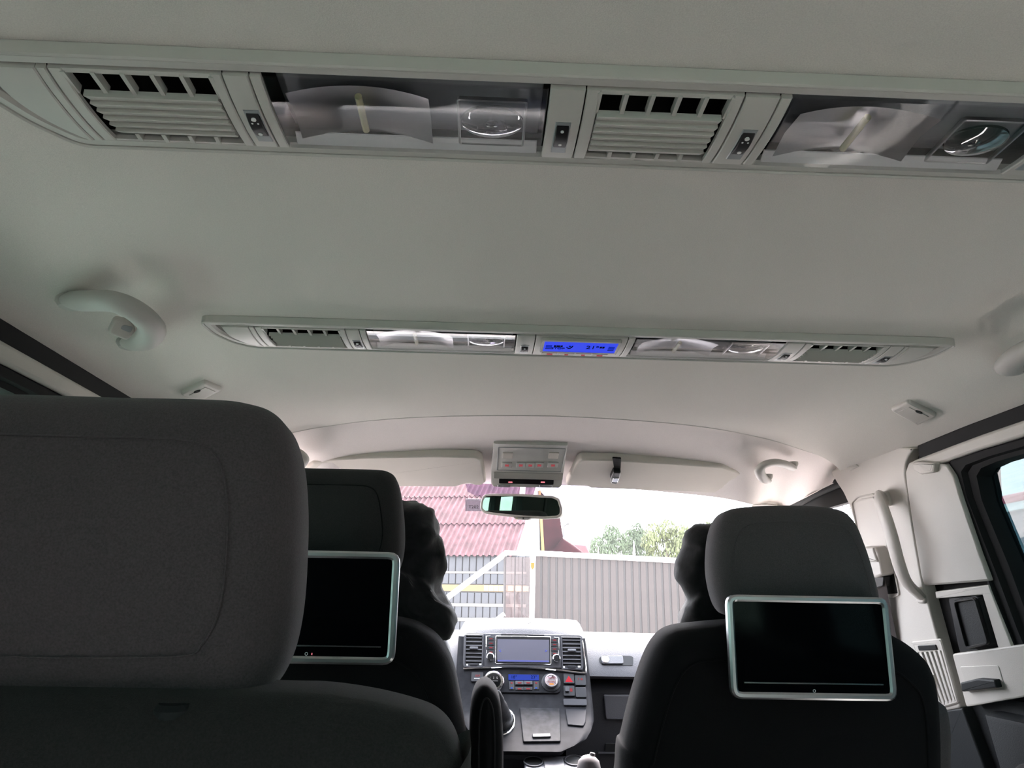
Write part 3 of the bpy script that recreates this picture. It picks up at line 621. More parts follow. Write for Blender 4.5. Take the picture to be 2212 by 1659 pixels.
# small lidded covers on the headliner
for px_, lb in (([(386, 845), (442, 818), (482, 836), (426, 862)], 'small square lidded cover on the headliner near the left handle'), ([(1922, 880), (1962, 861), (2028, 886), (1984, 907)], 'small square lidded cover on the headliner near the sliding door')):
    c3 = [on_ceil(*p) for p in px_]; o = sum(c3, Vector()) / 4
    zt = ceil_z(o.x); sl = (ceil_z(o.x + .02) - ceil_z(o.x - .02)) / .04
    pl = PL((o.x, o.y, zt), (1, 0, sl), (0, -1, 0)); q = [((p - pl.o).dot(pl.u), (p - pl.o).dot(pl.v)) for p in c3]
    q = [(a * .97, b * .97) for a, b in q]
    T = thing('ceiling_cover', pl.o, lb, 'cover plate', 'headliner covers')
    m = MB(); m.poly(pl, q, -.002, .0075, .004, .008); part('plate', m, M['grey2'], T)
    m = MB(); q2 = inset(ccw(q), .011); q2 = [(a + .001, b - .002) for a, b in q2]; m.poly(pl, q2, .0065, .0085, .0006, .002); ld = part('lid', m, M['grey'], T)
    e = sorted(q2, key=lambda t: t[1])
    far = max(q2, key=lambda t: t[1]); a_, b_ = q2[0], q2[1]
    top2 = sorted(q2, key=lambda t: -pl.pt(*t).y)[-2:]           # rear edge, nearest to the back of the van
    cx_, cy_ = (top2[0][0] + top2[1][0]) / 2, (top2[0][1] + top2[1][1]) / 2
    m = MB(); m.lathe(pl.pt(cx_, cy_, .0076), pl.n, [(.008, 0), (.008, .0014)], 16)
    for i, v_ in enumerate(m.v):
        d_ = v_ - pl.pt(cx_, cy_, .0076); e_ = (Vector(top2[1]) - Vector(top2[0])).normalized(); ee = pl.u * e_.x + pl.v * e_.y; nn = pl.n.cross(ee); m.v[i] = v_ - nn * d_.dot(nn) * .55
    part('finger_notch', m, M['void'], T)

# ------------------------------------------------------------------ sun visors, cab console, mirror
PV = PL((0, 1.80, 1.337), (1, 0, 0), (0, -.16, .040))              # visor plane, n faces down and back
if PV.n.z > 0: PV = PL((0, 1.80, 1.337), (-1, 0, 0), (0, -.16, .040))
vis = {'left': [(652, 1043), (655, 1012), (676, 994), (720, 984), (800, 980), (930, 977), (1030, 979), (1042, 986), (1050, 1034), (1040, 1041), (1024, 1040), (1012, 1036), (1004, 1038), (985, 1044)],
       'right': [(1222, 1040), (1246, 990), (1256, 984), (1330, 986), (1450, 993), (1560, 1001), (1605, 1016), (1623, 1036), (1627, 1048), (1615, 1055), (1548, 1058), (1470, 1054), (1275, 1047), (1262, 1040), (1250, 1041), (1232, 1043)]}
for sd, pts in vis.items():
    T = thing('sun_visor', PV.pt(*PV.px(*( (850, 985) if sd == 'left' else (1430, 990)))), 'beige folded sun visor ' + ('in front of the driver seat' if sd == 'left' else 'with a black clip in front of the passenger seat'), 'sun visor', 'sun visors')
    m = MB(); m.poly(PV, PV.pix(pts), -.008, .010, .007, .006); part('visor_body', m, M['visor'], T)
    px0 = (1008, 1037) if sd == 'left' else (1256, 1042)
    m = MB(); a, b = PV.px(*px0); m.poly(PV, rnd(rect(a, b, .018, .006), .003), -.006, .006, .002); part('pivot_clip', m, M['visor'], T)
T = thing('visor_clip', PV.pt(*PV.px(1330, 1002), .012), 'glossy black glasses clip on the passenger sun visor', 'clip')
m = MB(); m.poly(PV, rnd(PV.pix([(1322, 978), (1341, 979), (1340, 1002), (1326, 1002)]), .003), .010, .0135, .001); part('strap', m, M['rubber'], T)
m = MB(); m.poly(PV, PV.pix([(1324, 1000), (1340, 1001), (1337, 1022), (1330, 1027), (1318, 1025), (1317, 1015)]), .011, .024, .006, .004); part('clasp', m, M['black'], T)
m = MB(); m.poly(PV, PV.pix([(1323, 1012), (1336, 1012), (1333, 1021), (1321, 1020)]), .022, .0252, .001, .003); part('clasp_face', m, M['chrome'], T)
# cab overhead console
cN, cM, cB = 1.665, 1.79, 1.815
pA0, pA1, pB0 = PY(1147, 961, cN), PY(1142, 1020, cM), PY(1134, 1052, cB)
cx = (PY(1067, 958, cN).x + PY(1226, 963, cN).x) / 2
PA = PL(Vector((cx, cN, pA0.z)), (1, 0, 0), Vector((0, cN - cM, pA0.z - pA1.z)))
PB = PL(Vector((cx, cM, pA1.z)), (1, 0, 0), Vector((0, cM - cB, pA1.z - pB0.z)))
hwA = (PY(1226, 963, cN).x - PY(1067, 958, cN).x) / 2; hwM = (PY(1221, 1022, cM).x - PY(1064, 1017, cM).x) / 2; hwB = (PY(1211, 1055, cB).x - PY(1059, 1048, cB).x) / 2
T = thing('cab_roof_console', (cx, cN, pA0.z), 'grey overhead lamp and switch console between the sun visors', 'overhead console')
m = MB(); zs = [(hwA, cN, pA0.z), (hwM, cM, pA1.z), (hwM * .995, cM + .006, pA1.z - .006), (hwB, cB, pB0.z + .004), (hwB - .004, cB + .004, pB0.z)]
L = []
for hw_, y_, z_ in zs:
    L.append([Vector((cx - hw_, y_, z_ + .03)), Vector((cx - hw_, y_, z_ + .002)), Vector((cx - hw_ + .003, y_ - .001, z_)), Vector((cx + hw_ - .003, y_ - .001, z_)), Vector((cx + hw_, y_, z_ + .002)), Vector((cx + hw_, y_, z_ + .03))])
m.loops(L); part('body', m, M['console'], T)
def pa(mb_, x0, y0, x1, y1, h0, h1, bev=.001, r=.002, P=PA):
    a, b, hw_, hh_ = P.rc(x0, y0, x1, y1); return mb_.poly(P, rect(a, b, hw_, hh_), h0, h1, bev, r)
m = MB(); a, b, hw_, hh_ = PA.rc(1074, 967, 1218, 1017); m.ring(PA, rnd(rect(a, b, hw_, hh_), .004), .0012, -.001, .0012, .0003); part('panel_joint', m, M['dsilver'], T)
for x in (1086, 1185): part('microphone_grille', pa(MB(), x, 977, x + 22, 989, -.001, .0025, .0008), M['visor'], T)
for x0, x1 in ((1084, 1106), (1115, 1135), (1136, 1155), (1156, 1174), (1183, 1206)):
    b_ = part('button', pa(MB(), x0, 998, x1, 1008, -.001, .003, .001), M['console'], T)
    xm = (x0 + x1) / 2; part('button_mark', pa(MB(), xm - 4, 1001, xm + 4, 1005, .0028, .0034, 0, .0005), M['redm'], b_)
part('front_panel', pa(MB(), 1066, 1021, 1216, 1035, -.001, .0016, .001, .002, PB), M['grey2'], T)
sl_ = part('sunglasses_slot', pa(MB(), 1078, 1035, 1196, 1045, -.001, .0018, .0005, .002, PB), M['black'], T)
for x in (1098, 1168): part('indicator', pa(MB(), x, 1039.5, x + 9, 1042, .001, .0022, 0, .0005, PB), M['redled'], sl_)
for x in (1075, 1165): part('map_lamp', pa(MB(), x, 1047, x + 28, 1052, -.002, .002, .001, .003, PB), M['chrome'], T)
# rear-view mirror: real reflecting glass turned towards the driver
mc = PY(1126, 1095, 1.92)
mn = Vector((-.262, -1, -.080)).normalized()
mu = Vector((0, 0, 1)).cross(mn); mu = mu.normalized() if mu.x > 0 else -mu.normalized()
mv = mn.cross(mu); rl = math.radians(-1.5); mu, mv = mu * math.cos(rl) + mv * math.sin(rl), mv * math.cos(rl) - mu * math.sin(rl)
PM = PL(mc, mu, mv)
T = thing('rear_view_mirror', mc, 'wide interior rear-view mirror in a grey frame', 'mirror')
mo = PM.pix([(1046, 1068), (1062, 1066), (1125, 1067), (1195, 1071), (1208, 1077), (1215, 1098), (1214, 1112), (1206, 1119), (1175, 1121), (1130, 1119), (1070, 1113), (1046, 1109), (1037, 1099), (1039, 1080)])
m = MB(); q = rnd(mo, .006); m.poly(PM, q, -.028, .0, .004); part('housing', m, M['grey'], T)
m = MB(); m.ring(PM, ccw(q), .006, -.004, .002, .0012); part('rim', m, M['grey'], T)
m = MB(); m.poly(PM, inset(ccw(q), .0055), -.002, .0006); part('glass', m, M['mirror'], T)
m = MB(); m.poly(PM, rnd(PM.pix([(1108, 1116), (1148, 1118), (1142, 1123), (1114, 1122)]), .002), -.02, .003, .002); tb = part('sensor_tab', m, M['grey'], T)
for x in (1117, 1131):
    m = MB(); a, b = PM.px(x, 1119.5); m.lathe(PM.pt(a, b, .002), PM.n, [(.0022, 0), (.0022, .0016)], 10); part('sensor', m, M['bulb'] if x < 1120 else M['black'], tb)
m = MB(); m.tube(spline([mc + Vector((0, .015, .005)), PY(1128, 1068, 1.95), PY(1130, 1048, 1.985)], 5), .007, 10); part('stem', m, M['visor'], T)

# ------------------------------------------------------------------ seats
def pillow(pl, outline, depth, Rr, dome=.01, rings=5, wr=0, wf=9, seed=0, crease=None, n=6, fs=1.0):
    """soft solid on plane pl: outline lies at mid depth; faces are rounded off by Rr"""
    P = [tuple(q) for q in spline([Vector(p) for p in ccw(outline)], n, True)]
    xs = [p[0] for p in P]; zs = [p[1] for p in P]; c = ((min(xs) + max(xs)) / 2, (min(zs) + max(zs)) / 2)
    hw = (max(xs) - min(xs)) / 2; hh = (max(zs) - min(zs)) / 2
    def lp(d, h, k=1.0):
        ax, az = max(.02, 1 - d / hw) * k, max(.02, 1 - d / hh) * k
        return [pl.pt(c[0] + (p[0] - c[0]) * ax, c[1] + (p[1] - c[1]) * az, h) for p in P]
    L = []; H = depth / 2
    def face(sgn, k):
        l = []; mn = min(hw, hh)
        for i in range(rings):
            t = i / rings; d = (mn - (mn - Rr) * t); l.append((d if i else mn * .97, sgn * (H + dome * (1 - t * t)), k))
        for i in range(7):
            a = i / 6 * math.pi / 2; l.append((Rr * (1 - math.sin(a)), sgn * (H - Rr * (1 - math.cos(a)) * min(1, H / Rr)), k))
        return l
    A = face(1, 1.0); B_ = list(reversed(face(-1, fs)))
    for d, h, k in A + B_[1:]: L.append(lp(d, h, k))
    m = MB(); m.loops(L)
    if wr: m.disp(wr, wf, seed); m.disp(wr * .45, wf * 2.7, seed + 3)
    return m
def rim(pl, outline, d, h, r, n=6):
    P = [tuple(q) for q in spline([Vector(p) for p in ccw(outline)], n, True)]
    xs = [p[0] for p in P]; zs = [p[1] for p in P]; c = ((min(xs) + max(xs)) / 2, (min(zs) + max(zs)) / 2)
    hw = (max(xs) - min(xs)) / 2; hh = (max(zs) - min(zs)) / 2
    q = [pl.pt(c[0] + (p[0] - c[0]) * (1 - d / hw), c[1] + (p[1] - c[1]) * (1 - d / hh), h) for p in P]
    m = MB(); m.tube(q + [q[0]], r, 6, up=tuple(pl.n), cap=False); return m
def half(pl, pts, a0, low=None):
    """mirror a half outline about a0 on the plane"""
    q = pl.pix(pts) if pts and len(pts[0]) == 2 else pts
    if low: q = q + low
    return q + [(2 * a0 - a, b) for a, b in reversed(q)]
def SP(y, rake=.16): return PL((0, y, 1.02), (1, 0, 0), (0, -rake, 1))
def seat_base(T, x, y, mat, w_=.26):
    pc = PL((x, y + .30, .40), (1, 0, 0), (0, 1, .12))
    part('cushion', pillow(pc, rnd(rect(0, 0, w_, .27), .06), .16, .05, .015), mat, T)
    m = MB(); m.box((x, y + .28, .16), (.20, .22, .155)); part('pedestal', m, M['dpanel'], T)
def rods(T, pl, ac, b0, b1, h):
    for s in (-.07, .07):
        m = MB(); m.tube([pl.pt(ac + s, b0, h), pl.pt(ac + s, b1, h)], .006, 10); part('headrest_rod', m, M['chrome'], T)
# front passenger seat
sp = SP(1.37); hp_ = SP(1.36, .05)
T = thing('front_seat', (.385, 1.55, 0), 'black fabric front passenger seat carrying a fully visible screen', 'seat')
so = sp.pix([(1332, 1659), (1345, 1590), (1366, 1505), (1392, 1425), (1418, 1378), (1450, 1356), (1500, 1348), (1600, 1340), (1720, 1336), (1860, 1346), (1925, 1374), (1960, 1398), (1989, 1432), (2003, 1490), (2008, 1580), (2009, 1659)])
lowb = -.60
so = so + [(so[-1][0] - .01, lowb), (so[0][0] - .0, lowb)]
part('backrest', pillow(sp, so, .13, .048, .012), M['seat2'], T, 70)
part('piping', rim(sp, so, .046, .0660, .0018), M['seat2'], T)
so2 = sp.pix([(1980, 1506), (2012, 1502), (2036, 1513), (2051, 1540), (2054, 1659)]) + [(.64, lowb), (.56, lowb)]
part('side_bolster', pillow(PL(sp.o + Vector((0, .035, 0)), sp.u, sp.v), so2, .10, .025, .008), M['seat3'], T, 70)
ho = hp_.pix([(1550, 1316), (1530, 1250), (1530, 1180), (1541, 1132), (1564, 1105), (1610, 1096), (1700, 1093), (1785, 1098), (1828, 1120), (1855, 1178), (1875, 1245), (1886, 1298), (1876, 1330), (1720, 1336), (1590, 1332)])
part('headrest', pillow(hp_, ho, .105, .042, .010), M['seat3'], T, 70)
part('headrest_seam', rim(hp_, ho, .030, .0510, .0010), M['seat3'], T)
ac = sum(p[0] for p in ho) / len(ho); rods(T, hp_, ac, ho[0][1] - .12, ho[0][1] + .05, 0); seat_base(T, ac, 1.45, M['seat2'])
# driver seat
sd_ = SP(1.29); hd_ = SP(1.27, .05); xc = -.405
T = thing('front_seat', (xc, 1.48, 0), 'black fabric driver seat with a folded armrest and a partly hidden screen', 'seat')
do = half(sd_, [(700, 1322), (865, 1337), (925, 1360), (958, 1392), (981, 1440), (997, 1520), (1012, 1620), (1018, 1659)], xc, [(-.12, lowb)])
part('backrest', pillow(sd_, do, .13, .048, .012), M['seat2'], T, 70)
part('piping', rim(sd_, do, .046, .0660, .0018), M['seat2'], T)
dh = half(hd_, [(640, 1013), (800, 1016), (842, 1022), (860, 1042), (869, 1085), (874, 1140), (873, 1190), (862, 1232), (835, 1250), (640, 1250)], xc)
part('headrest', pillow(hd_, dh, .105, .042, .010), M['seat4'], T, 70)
part('headrest_seam', rim(hd_, dh, .030, .0510, .0010), M['seat2'], T)
rods(T, hd_, xc, dh[8][1] - .12, dh[8][1] + .05, 0); seat_base(T, xc, 1.38, M['seat2'])
pa_ = PL((0, 1.36, 1.02), (1, 0, 0), (0, -.12, 1))
ao = pa_.pix([(1014, 1659), (1014, 1580), (1017, 1515), (1027, 1483), (1043, 1470), (1060, 1475), (1076, 1498), (1084, 1545), (1086, 1659)])
ao = ao + [(ao[-1][0], -.45), (ao[0][0], -.45)]
part('armrest', pillow(pa_, ao, .10, .022, .004), M['seat2'], T, 70, label='black padded armrest folded upright')
part('armrest_piping', rim(pa_, ao, .017, .0500, .0014), M['seat4'], T)
# second-row seat
ns = SP(.53, .12); nh = SP(.565, .04); xn = -.395
T = thing('second_row_seat', (xn, .7, 0), 'large charcoal second-row seat with a broad headrest behind the driver', 'seat')
no = half(ns, [(300, 1474), (600, 1483), (700, 1486), (800, 1500), (890, 1522), (945, 1545), (982, 1588), (1003, 1659), (1012, 1740)], xn, [(-.155, -.58)])
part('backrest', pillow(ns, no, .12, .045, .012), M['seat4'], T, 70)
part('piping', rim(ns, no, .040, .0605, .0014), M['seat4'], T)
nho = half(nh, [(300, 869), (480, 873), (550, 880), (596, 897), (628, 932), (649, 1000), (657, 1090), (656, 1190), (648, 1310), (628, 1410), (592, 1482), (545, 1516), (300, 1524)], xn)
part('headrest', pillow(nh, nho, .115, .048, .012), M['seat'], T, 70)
part('headrest_seam', rim(nh, nho, .036, .0572, .0006), M['seat'], T)
rods(T, nh, xn, nho[10][1] - .10, nho[10][1] + .04, 0); seat_base(T, xn, .60, M['seat'])
m = MB(); pg = PY(375, 1541, .505); m.lathe(pg, (0, -.1, 1), [(.012, -.01), (.012, .003), (.009, .006)], 16); part('rod_guide', m, M['dpanel'], T)
# velvet covers bulging in front of the headrests
pc1 = SP(1.499, .05); q = pc1.pix([(1640, 1108), (1530, 1126), (1497, 1137), (1477, 1158), (1468, 1205), (1466, 1248), (1479, 1288), (1473, 1320), (1470, 1352), (1470, 1420)]); a0 = .385
q = q + [(2 * a0 - a, b) for a, b in reversed(q)]
T = tag(part('headrest_cover', pillow(pc1, q, .10, .045, .01, 7, .012, 16, 3, n=10), M['velvet'], None, 70), 'crumpled black velvet cover in front of the passenger headrest', 'cover', 'velvet seat covers')
pc2 = SP(1.411, .05); q = pc2.pix([(700, 1072), (872, 1079), (905, 1085), (935, 1109), (953, 1155), (959, 1210), (955, 1256), (966, 1290), (978, 1325), (984, 1358), (970, 1378), (920, 1372), (860, 1365)])
q = q + [(2 * xc - a, b) for a, b in reversed(q)]
T = tag(part('headrest_cover', pillow(pc2, q, .11, .045, .01, 9, .016, 17, 5, n=10), M['velvet'], None, 70), 'crumpled black velvet cover in front of the driver headrest', 'cover', 'velvet seat covers')

# ------------------------------------------------------------------ screens on the headrests
def monitor(label, y, c4, base, led):
    pl = PL((0, y, 1.0), (1, 0, 0), (0, -.03, 1)); q = pl.pix(c4)
    a = sum(p[0] for p in q) / 4; b = sum(p[1] for p in q) / 4; hw = (q[1][0] + q[2][0] - q[0][0] - q[3][0]) / 4; hh = (q[0][1] + q[1][1] - q[2][1] - q[3][1]) / 4
    T = thing('headrest_screen', pl.pt(a, b - hh), label, 'screen', 'headrest screens')
    fr_ = rnd(rect(a, b, hw, hh), .017)
    m = MB(); m.poly(pl, inset(fr_, .004), -.016, -.004, 0); part('back_shell', m, M['black'], T)
    m = MB(); m.ring(pl, fr_, .0105, -.010, .004, .003); part('frame', m, M['silver'], T)
    m = MB(); m.poly(pl, inset(fr_, .010), -.006, .0005); gl_ = part('front_glass', m, M['screen'], T)
    m = MB(); m.poly(pl, rect(a, b + hh * .10, hw * .83, hh * .72), .0004, .0008); part('display', m, M['screen'], gl_)
    m = MB(); m.box(pl.pt(a, b - hh * .69, .0012), (hw * .84, .0012, .0010)); part('chrome_strip', m, M['chrome'], T)
    m = MB(); m.ring(pl, [(a + .0024 * math.cos(k * .63), b - hh * .83 + .0024 * math.sin(k * .63)) for k in range(10)], .0008, .0003, .0009, .0001); part('power_mark', m, M['white'], T)
    if led:
        m = MB(); m.box(pl.pt(a + .008, b - hh * .83, .0008), (.0005, .0004, .0014)); part('standby_light', m, M['redled'], T)
    m = MB(); m.box(pl.pt(a, b + hh * .3, -.016 - base / 2), (.05, base / 2, .03)); part('mount_bracket', m, M['black'], T)
monitor('silver-framed headrest screen fully visible on the passenger seat', 1.268, [(1575, 1284), (1928, 1291), (1927, 1515), (1574, 1509)], .018, False)
monitor('silver-framed headrest screen half hidden behind the second-row headrest', 1.178, [(482, 1185), (859, 1193), (857, 1438), (480, 1430)], .018, True)

# ------------------------------------------------------------------ dashboard
PROF = [(2.40, .992), (2.31, .982), (2.285, .962), (2.27, .945), (2.235, .835), (2.19, .762), (2.05, .688), (2.06, .678)]      # centre stack (Y, Z)
SEG = [PL((0, PROF[i][0], PROF[i][1]), (1, 0, 0), (0, PROF[i][0] - PROF[i + 1][0], PROF[i][1] - PROF[i + 1][1])) for i in range(len(PROF) - 1)]
def seg_at(px, py):
    for i, pl in enumerate(SEG):
        if i == 0: continue
        a, b = pl.px(px, py); ln = (Vector(PROF[i]) - Vector(PROF[i + 1])).length
        if -ln - 1e-4 <= b <= 1e-4: return pl
    return SEG[3]
DB = thing('dashboard', (0, 2.6, .6), 'dark grey van dashboard with a central control stack below the windscreen', 'dashboard')
def dpart(name, x0, y0, x1, y1, h0, h1, mat, bev=.0015, r=.003, parent=None, pl=None):
    pl = pl or seg_at((x0 + x1) / 2, (y0 + y1) / 2); a, b, hw, hh = pl.rc(x0, y0, x1, y1)
    m = MB(); m.poly(pl, rect(a, b, hw, hh), h0, h1, min(bev, hw * .45, hh * .45), min(r, hw * .8, hh * .8)); return part(name, m, mat, parent or DB)
# body of the stack: rows follow the profile, edges round away from the viewer
rows = [(PROF[0], (1016, 1246), 1338), (PROF[1], (1003, 1254), 1345), (PROF[2], (994, 1262), 1362), (PROF[3], (990, 1266), 1375), (PROF[4], (984, 1277), 1462), (PROF[5], (988, 1284), 1520), ((2.155, .7435), (996, 1285), 1547), ((2.12, .725), (1008, 1280), 1573), ((2.092, .7102), (1024, 1270), 1592), ((2.07, .6986), (1046, 1250), 1607), (PROF[6], (1066, 1222), 1619), (PROF[7], (1072, 1216), 1623)]
L = []
for (y, z), (xa, xb), py in rows:
    pa_l, pb_l = PY(xa, py, y), PY(xb, py, y); x0, x1 = pa_l.x, pb_l.x; row = []
    r_ = .022
    row.append(Vector((x0 + .004, y + .16, z - .0))); row.append(Vector((x0, y + .04, z)))
    for k in range(4): t = k / 3 * math.pi / 2; row.append(Vector((x0 + r_ * (1 - math.cos(t)), y + r_ * .8 * (1 - math.sin(t)), z)))
    for k in range(1, 8): row.append(Vector((x0 + r_ + (x1 - x0 - 2 * r_) * k / 8, y - (.006 if z > .96 else 0) * math.sin(math.pi * k / 8), z + (.004 * math.sin(math.pi * k / 8) if z > .96 else 0))))
    for k in range(4): t = (3 - k) / 3 * math.pi / 2; row.append(Vector((x1 - r_ * (1 - math.cos(t)), y + r_ * .8 * (1 - math.sin(t)), z)))
    row.append(Vector((x1, y + .04, z))); row.append(Vector((x1 - .004, y + .16, z)))
    L.append(row)
m = MB(); m.loops(L[:4], False, False); part('stack_top', m, M['dash'], DB, 50)
m = MB(); m.loops(L[3:], False, True); part('stack_body', m, M['stack'], DB, 50)
# passenger and driver side: extruded section
def sect(x0, x1, pts, name, mat, bul=.0):
    n = 14; L = []
    for k in range(n + 1):
        t = k / n; x = x0 + (x1 - x0) * t; L.append([Vector((x, y + bul * t * t, z - .006 * t * t)) for y, z in pts])
    m = MB(); m.loops(L); return part(name, m, mat, DB, 50)
for s, nm in ((1, 'passenger'), (-1, 'driver')):
    sect(s * .12, s * .76, [(2.86, .30), (2.86, .905), (2.62, .945), (2.45, .958), (2.36, .950), (2.32, .930), (2.275, .862), (2.268, .846), (2.285, .838), (2.36, .835), (2.36, .30)], 'upper_dash', M['dash'])
    sect(s * .12, s * .76, [(2.70, .20), (2.70, .83), (2.33, .832), (2.30, .80), (2.33, .66), (2.37, .52), (2.40, .20)], 'lower_dash', M['dash2'])
sect(-.13, .13, [(2.86, .30), (2.86, .905), (2.62, .945), (2.45, .958), (2.41, .955), (2.41, .30)], 'upper_dash', M['dash'])        # closes the dash behind the stack
PG = PL((0, 2.32, .930), (1, 0, 0), (0, 2.32 - 2.275, .930 - .862))
m = MB(); q = rnd(PG.pix([(1293, 1424), (1300, 1416), (1362, 1417), (1368, 1420), (1367, 1438), (1302, 1437), (1296, 1432)]), .004); m.poly(PG, q, -.004, .0012); hs_ = part('glovebox_handle_recess', m, M['black'], DB)
m = MB(); m.poly(PG, rnd(PG.pix([(1296, 1418), (1345, 1418), (1347, 1436), (1300, 1436)]), .006), .0, .006, .002); part('glovebox_latch', m, M['key'], DB)
a, b = PG.px(1307, 1427); m = MB(); m.lathe(PG.pt(a, b, .005), PG.n, [(.0105, 0), (.0105, .003), (.007, .0035), (.0065, .002), (.001, .002)], 20); part('glovebox_lock', m, M['chrome'], DB)
PLW = PL((0, 2.30, .80), (1, 0, 0), (0, -.03, .14))
m = MB(); m.poly(PLW, PLW.pix([(1303, 1500), (1420, 1501), (1420, 1555), (1308, 1553)]), -.01, .006, .003, .006); part('lower_lid', m, M['key'], DB)
PLW2 = PL((0, 2.33, .66), (1, 0, 0), (0, -.04, .14))
m = MB(); m.poly(PLW2, PLW2.pix([(1308, 1605), (1400, 1606), (1400, 1623), (1306, 1623)]), -.01, .003, .001, .002); part('lower_slot', m, M['void'], DB)
m = MB(); m.box(PLW2.pt(*PLW2.px(1350, 1625), .004), (.075, .002, .002)); part('slot_edge', m, M['dash'], DB)
# chrome strip between radio and climate panel, tray mark on top
P3, P4, P5 = SEG[3], SEG[4], SEG[5]
m = MB(); m.tube(spline([P3.pt(*P3.px(x, y), .003) for x, y in ((1001, 1445), (1040, 1443), (1090, 1441), (1140, 1442), (1200, 1447), (1258, 1454), (1265, 1450), (1262, 1420), (1257, 1385))], 4), .0028, 8); part('chrome_trim', m, M['chrome'], DB)
m = MB(); m.tube([PY(1104, 1349, 2.305) + Vector((0, 0, .005)), PY(1112, 1351, 2.300) + Vector((0, 0, .004)), PY(1140, 1351, 2.300) + Vector((0, 0, .004)), PY(1149, 1349, 2.305) + Vector((0, 0, .005))], .0022, 6); part('tray_lip', m, M['dash2'], DB)
# surround of radio and vents
dpart('instrument_surround', 1001, 1370, 1260, 1444, -.004, .003, M['bezel'], .002, .012, pl=P3)
for vx0, vx1, sg in ((1006, 1041, 0), (1215, 1254, 5)):
    T = thing('dash_air_vent', P3.pt(*P3.px((vx0 + vx1) / 2, 1410)), 'square slatted dashboard air vent ' + ('between the driver seat and the radio' if sg == 0 else 'between the radio and the glovebox'), 'air vent', 'dashboard air vents')
    y0, y1 = 1376 + sg, 1432 + sg
    def vp_(name, *a_, **k_): return dpart(name, *a_, parent=T, pl=P3, **k_)
    a, b, hw, hh = P3.rc(vx0 - 3, y0 - 4, vx1 + 3, y1 + 11)
    m = MB(); m.ring(P3, rnd(rect(a, b, hw, hh), .003), .004, .002, .007, .001); part('frame', m, M['bezel'], T)
    vp_('duct', vx0, y0, vx1, y1, .0025, .0035, M['void'], bev=0, r=0)
    for k in range(7):
        yy = y0 + 3 + (y1 - y0 - 6) * k / 6 + 0
        a, b, hw, hh = P3.rc(vx0, yy - .8, vx1, yy + .8); m = MB(); m.box(P3.pt(a, b, .005), (hw, .0018, .0007), Matrix(((1, 0, 0), (0, 1, 0), (0, .5, 1)))); part('slat', m, M['dash'], T)
    xm = (vx0 + vx1) / 2; vp_('tab', xm - 9, y0 + 23, xm + 9, y0 + 28, .005, .011, M['key'], r=.002)
    vp_('thumb_wheel', xm - 9, y1 + 2, xm + 9, y1 + 8, .003, .008, M['btn'], r=.004)
    vp_('wheel_mark', vx0 + 1, y1 + 3, vx0 + 5, y1 + 7, .003, .0042, M['white'], r=.001); vp_('wheel_mark', vx1 - 6, y1 + 2, vx1, y1 + 6, .003, .0042, M['white'], r=.001)
# radio
T = thing('car_radio', P3.pt(*P3.px(1129, 1445)), 'navigation radio with a reflective display and side buttons', 'radio')
def rp_(name, *a_, **k_): k_.setdefault('parent', T); return dpart(name, *a_, pl=P3, **k_)
rp_('faceplate', 1047, 1371, 1211, 1443, .001, .006, M['bezel'], r=.004)
sc_ = rp_('screen_frame', 1072, 1377, 1189, 1434, .004, .0075, M['black'], r=.003)
m = MB(); a, b, hw, hh = P3.rc(1070, 1376, 1190, 1436); m.ring(P3, rnd(rect(a, b, hw, hh), .003), .0015, .005, .0085, .0005); part('screen_trim', m, M['chrome'], T)
ds_ = rp_('display', 1074, 1383, 1186, 1432, .007, .0079, pm('radio_display_glass', (.10, .10, .13), .08, spec=.8, coat=1), r=.001, bev=0)
rp_('status_bar', 1075, 1428, 1185, 1431, .0078, .0083, emis('radio_status_bar', (.22, .25, .75), .8), bev=0, r=0, parent=ds_)
for x, ch in ((1080, '<'), (1179, '>')): text('arrow_mark', ch, P3, *P3.px(x, 1408), .0084, .013, emis('radio_arrow', (.2, .25, .95), 1.0) if x < 1100 else bpy.data.materials['radio_arrow'], ds_)
rp_('disc_slot', 1082, 1371.5, 1175, 1374, .005, .0066, M['void'], bev=0, r=.0005)
for x0, x1, sg in ((1053, 1067, 0), (1190, 1204, 3)):
    for k in range(4):
        y = 1377.5 + sg + k * 9.6; bt = rp_('button', x0, y, x1, y + 8.6, .004, .0085, M['btn'], r=.001)
        rp_('button_mark', x0 + 4, y + 3.2, x1 - 3, y + 5.2, .0083, .0090, M['redm'], bev=0, r=.0003, parent=bt)
    e = x0 - 2.5 if x0 < 1100 else x1 + 2.5
    m = MB(); m.tube([P3.pt(*P3.px(x0 + 6, 1375.5 + sg), .007), P3.pt(*P3.px(e, 1376 + sg), .007), P3.pt(*P3.px(e, 1413 + sg), .007)], .0014, 6); part('chrome_line', m, M['chrome'], T)
    c_ = P3.pt(*P3.px(x0 + 6 if x0 < 1100 else x1 - 3, 1422 + sg), .006)
    m = MB(); m.lathe(c_, P3.n, [(.0105, 0), (.0105, .012), (.0085, .014), (.008, .0125)], 20); kb = part('knob', m, M['chrome'], T)
    m = MB(); m.lathe(c_ + P3.n * .0125, P3.n, [(.0082, 0), (.0075, .0012), (.001, .0014)], 18); part('knob_face', m, M['black'], kb)
